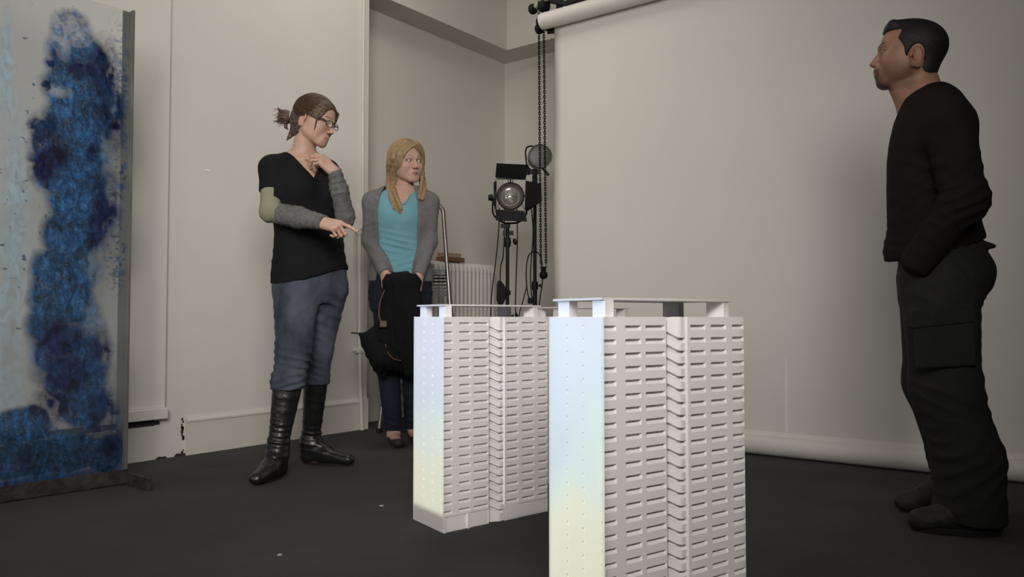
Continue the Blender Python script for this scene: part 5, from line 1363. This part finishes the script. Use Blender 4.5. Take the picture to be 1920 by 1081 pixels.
MB().box(tuple(S(712, 613, -.275)), tuple(S(726, 601, -.262))).build('strap_tab', M['tan'], o, bevel=.002)

# ======================================================= the man
D3 = 2.85; X3 = (1770-960)/FPX*D3; S = mapper(D3, X3)
Rh3 = rotm(-112, -8, 0); th3 = S(1706, 103, 0.0); HM = 1.08
sw_r = [(S(0,y)[2], S(x,y)[0], 0, a*.89, b, -28) for y, x, a, b in [
    (172, 1727, .060, .070), (185, 1733, .080, .110), (203, 1741, .105, .160), (230, 1746, .138, .190), (265, 1747, .156, .200), (300, 1748, .166, .205), (360, 1749, .169, .200), (420, 1750, .168, .190), (455, 1754, .163, .183), (482, 1760, .157, .175)]]
bd_r = [(z, a, b, max(c-.014, .04), max(d-.014, .05), p) for z, a, b, c, d, p in sw_r]+[(S(0, 520)[2], S(1765, 520)[0], 0, .09, .12, -28)]
sN, eN, wN = S(1778, 236, -.195), S(1808, 370, -.255), S(1731, 478, -.165)
sF, eF, wF = S(1765, 236, .19), S(1800, 385, .24), S(1730, 470, .19)
hN, kN, aN = S(1762, 530, -.09), S(1772, 725, -.10), S(1822, 935, -.13)
hF, kF, aF = S(1752, 530, .09), S(1750, 715, .10), S(1778, 905, .13)
heN, toN = S(1856, 985, -.185), S(1728, 985, -.125)
heF, toF = S(1790, 950, .08), S(1700, 945, .14)
pk, _ = hand_ops(1, [(15, 20, 10)]*4); fN = frame(V3(.05, .62, -.80), (0, -1, .1)); 
pk2, _ = hand_ops(-1, [(15, 20, 10)]*4); fF = frame(V3(-.05, -.38, -.95), (0, 1, .1))
ops = [U(loft(bd_r), 0), U(rc(S(1735, 195, 0), th3+Rh3 @ (V3(0, .020, -.050)*HM), .070, .064), .04), U(rc(S(1716, 200, 0), S(1688, 168, 0), .050, .034), .05)]
ops += xf(scaled([U(ell((0, -.086, -.058), (.020, .016, .020)), 0)]+head_ops(fem=False, lid=.58, lips=.85, ear=1.1, edz=-.018, nose=1.15, brow=1.5, jaw=1.10, chin=1.3, w=1.02), HM), Rh3, th3)
ops += [U(rc(sN, eN, .055, .045), .03), U(rc(eN, wN, .045, .030), .02), U(rc(sF, eF, .055, .045), .03), U(rc(eF, wF, .045, .030), .02)]+xf(pk, fN, wN)+xf(pk2, fF, wF)
ops += leg_ops(hN, kN, aN, heN, toN, (.095, .062, .042))+leg_ops(hF, kF, aF, heF, toF, (.095, .062, .042))
hb = (th3-V3(.16, .13, .16), th3+V3(.14, .13, .15), .0022)
M['skin3'] = skin_mat('tanned_skin', (0.30, 0.155, 0.105))
ops += [D_(clothed(.014, S(0, 250)[2], ()))]
MN = sdf_multi('person', ops, [hb], .0062, M['skin3'], None)
def col3(V): return head_color(Rh3, th3, 1.02, lip=(.80, .60, .58), brow=(.10, .08, .07), stubble=(.26, .22, .20), red=.06, browthick=1.7)((V-th3)/HM+th3)
V = np.zeros(len(MN.data.vertices)*3); MN.data.vertices.foreach_get('co', V); c_ = col3(V.reshape(-1, 3))
ca = MN.data.color_attributes.new('tint', 'FLOAT_COLOR', 'POINT'); ca.data.foreach_set('color', np.concatenate([c_, np.ones((len(c_), 1))], 1).astype(f32).ravel())
MN.location = camw(X3, D3); MN.rotation_euler = (0, 0, YAW)
tag(MN, 'dark-haired man in profile wearing a dark sweater and cargo trousers, hand in his pocket', 'person', 'people standing round the models')
eyes(MN, th3, Rh3, HM, (0, 6), M['iris_brown'], 1.02)
M['darkhair'] = hair_mat('near_black_hair', (0.0035, 0.003, 0.003), (0.008, 0.007, 0.0065), stretch=(30, 30, 30), rough=.6)
hair = xf(scaled(skull_ops(.0055, 1.02, .0)+[U(rc((-.042, -.066, .088), (.042, -.066, .088), .015, .015), .02), U(ell((0, -.02, .080), (.055, .065, .032)), .02)], HM), Rh3, th3)
def keep3(x, y, z):
    px, py, pz = (x-th3[0])/HM, (y-th3[1])/HM, (z-th3[2])/HM
    a, b, c = [Rh3[0][i]*px+Rh3[1][i]*py+Rh3[2][i]*pz for i in range(3)]
    front = np.interp(c, [-.15, -.044, -.038, -.022, .006, .036, .066, .074, .2], [.034, .034, -.010, -.016, -.024, -.044, -.036, -.2, -.2])  # hair starts behind this y
    k = b-front
    ear = np.sqrt(((b-.017)/.026)**2+((c+.028)/.044)**2)*.03-.03            # clear the ear
    low = np.where(c < -.044, b-.034-np.clip(-c-.055, 0, .1)*.6, .05)
    lowc = c+.120
    return -np.minimum(np.minimum(k, np.where(np.abs(a) > .05, ear, .05)), np.minimum(low, lowc))
hair += [X_(keep3, .004), D_(hgroove(.0003, (.6, .6, .8), 500, 1))]
sdf('hair', hair, .0028, M['darkhair'], MN)
M['sweater'] = mat('dark_brown_knit', (0.0120, 0.0092, 0.0075), .95, var=.18, scale=14, bump=.4, bscale=90, spec=.12)
sw = [U(loft(sw_r), 0), U(rc(S(1765, 205, -.09), sN, .075, .078), .05), U(rc(S(1765, 205, .09), sF, .075, .078), .05),
      U(rc(sN, eN, .080, .066), .015), U(rc(eN, wN+(wN-eN)*.20, .066, .054), .018), U(rc(sF, eF, .082, .066), .04), U(rc(eF, wF, .066, .050), .035), U(ell(eN+np.array([.012, 0, -.01]), (.062, .06, .07)), .03),
      U(rc(S(1757, 205, 0), S(1768, 232, 0), .090, .105), .06), U(rc(S(1752, 470, 0), S(1757, 482, 0), .165, .160, (0, 1, 0), .95), .02)]
def keep_s(x, y, z):
    # crew neck: tilted circular opening
    c = S(1722, 178, 0); n_ = V3(-.46, .24, .85); n_ /= np.linalg.norm(n_); h = (x-c[0])*n_[0]+y*n_[1]+(z-c[2])*n_[2]
    u = np.sqrt((x-c[0]-h*n_[0])**2+(y-h*n_[1])**2+(z-c[2]-h*n_[2])**2)
    cut = np.maximum(u-.105, -h)
    d = wN-eN; t = np.clip(((x-eN[0])*d[0]+(y-eN[1])*d[1]+(z-eN[2])*d[2])/(d@d), 0, 1.04)
    slv = np.sqrt((x-eN[0]-t*d[0])**2+(y-eN[1]-t*d[1])**2+(z-eN[2]-t*d[2])**2)-.068
    hem = (S(0, 487)[2]+np.clip((x-S(1690, 0)[0]), 0, .4)*.30)-z
    return np.maximum(-cut, np.minimum(hem, slv))
sw += [X_(keep_s, .004), D_(local(folds(.016, 70, -45, 0, 1.0), eN, .13)), D_(local(folds(.012, 60, 60, 0, 2.0), S(1770, 440, -.2), .13)), D_(local(folds(.009, 45, 30, 0, 3.1), S(1740, 330, -.2), .16)), D_(local(folds(.009, 90, 0, 0, 4.1), S(1690, 470, 0), .10))]
sdf('sweater', sw, .0055, M['sweater'], MN)
M['cargo'] = mat('dark_olive_cotton', (0.0175, 0.0180, 0.0145), .85, var=.14, scale=9, bump=.35, bscale=80, spec=.2)
tr = [(S(0,y)[2], S(x,y)[0], 0, a*.89, b, -28) for y, x, a, b in [(425, 1762, .135, .160), (460, 1764, .148, .170), (490, 1766, .158, .175), (520, 1766, .158, .172), (560, 1764, .142, .165)]]
tj = [U(loft(tr), 0), U(ell(S(1796, 515, 0), (.104, .15, .10)), .04), U(rc(hN, kN, .125, .108), .05), U(rc(kN, S(1815, 860, -.125), .108, .108), .04), U(rc(S(1815, 860, -.125), S(1818, 968, -.13), .108, .112), .03),
      U(rc(hF, kF, .120, .098), .05), U(rc(kF, S(1788, 850, .12), .098, .085), .04), U(rc(S(1788, 850, .12), S(1796, 922, .13), .085, .082), .03), U(rc(S(1828, 458, -.12), S(1862, 461, -.10), .020, .009), .015)]
tj += [D_(local(folds(.014, 48, -40, 0, 1.0), S(1790, 880, -.13), .17)), D_(local(folds(.014, 60, 30, 0, 2.0), kN, .15)), D_(local(folds(.014, 55, 45, 0, 3.0), S(1780, 540, -.1), .14)), D_(local(folds(.012, 70, 0, 0, 4.0), S(1790, 900, .12), .12)),
       D_(local(folds(.011, 70, -40, 0, 6.0), S(1830, 955, -.13), .10)), X_(lambda x, y, z: np.maximum(np.where(y < .0, .032+.16*np.clip((x-S(1800, 960, -.13)[0]), -.09, .0)*-1.0, .050)-z, z-S(0, 428)[2]), .004)]
trs = sdf('cargo_trousers', tj, .0055, M['cargo'], MN)
def rp(c, h, tilt, r=.006):
    a = math.radians(tilt); R_ = np.array([[math.cos(a), 0, -math.sin(a)], [0, 1, 0], [math.sin(a), 0, math.cos(a)]]); return rbox(c, h, r, R_)
sdf('pocket_flap', [U(rp(S(1764, 592, -.218), (.108, .011, .032), 6), 0), D_(folds(.003, 40, 40, 0, 1))], .004, M['cargo'], trs)
sdf('pocket_bag', [U(rp(S(1770, 640, -.213), (.100, .010, .085), 3, .008), 0), D_(folds(.006, 50, 50, 0, 2))], .0045, M['cargo'], trs)
M['shoe3'] = mat('black_trainer', (0.006, 0.0058, 0.0055), .7, var=.3, scale=30, bump=.3, bscale=70)
for he, to in ((heN, toN), (heF, toF)):
    d = to-he; d[2] = 0; Ln = np.linalg.norm(d); d /= Ln; l_ = np.array([-d[1], d[0], 0]); h_ = he.copy(); h_[2] = .048; t_ = to.copy(); t_[2] = .034; m_ = h_+(t_-h_)*.45; m_[2] = .070; top = h_+d*.02; top[2] = .085
    o = [U(rc(h_, t_, .044, .036, (0, 0, 1), 1.05), 0), U(rc(top, m_, .044, .040), .03), U(rc(m_, t_, .042, .032), .03), X_(lambda x, y, z: .008-z, .003), D_(folds(.003, 60, 60, 0, 1))]
    sh = sdf('shoe', o, .0045, M['shoe3'], MN)
    ring = []
    for a in np.linspace(0, 2*math.pi, 31)[:-1]:
        t = (1-math.cos(a))/2; wv = .047*math.sin(a)*(1-.3*(t-.4)**2); c = he+d*Ln*(-.16+1.32*t); ring.append((c[0]+l_[0]*wv, c[1]+l_[1]*wv))
    MB().prism(ring, 0.0, 0.022).build('sole', M['rubber'], sh, bevel=.003)
    mb = MB()
    for q in range(4):
        c = m_+d*(q*.018-.008); c[2] = .108-q*.006; mb.tube([Vector(c+l_*.026), Vector(c+np.array([0, 0, .006])), Vector(c-l_*.026+d*.006)], .003, 6)
    mb.build('laces', M['rubber'], sh, smooth=True)
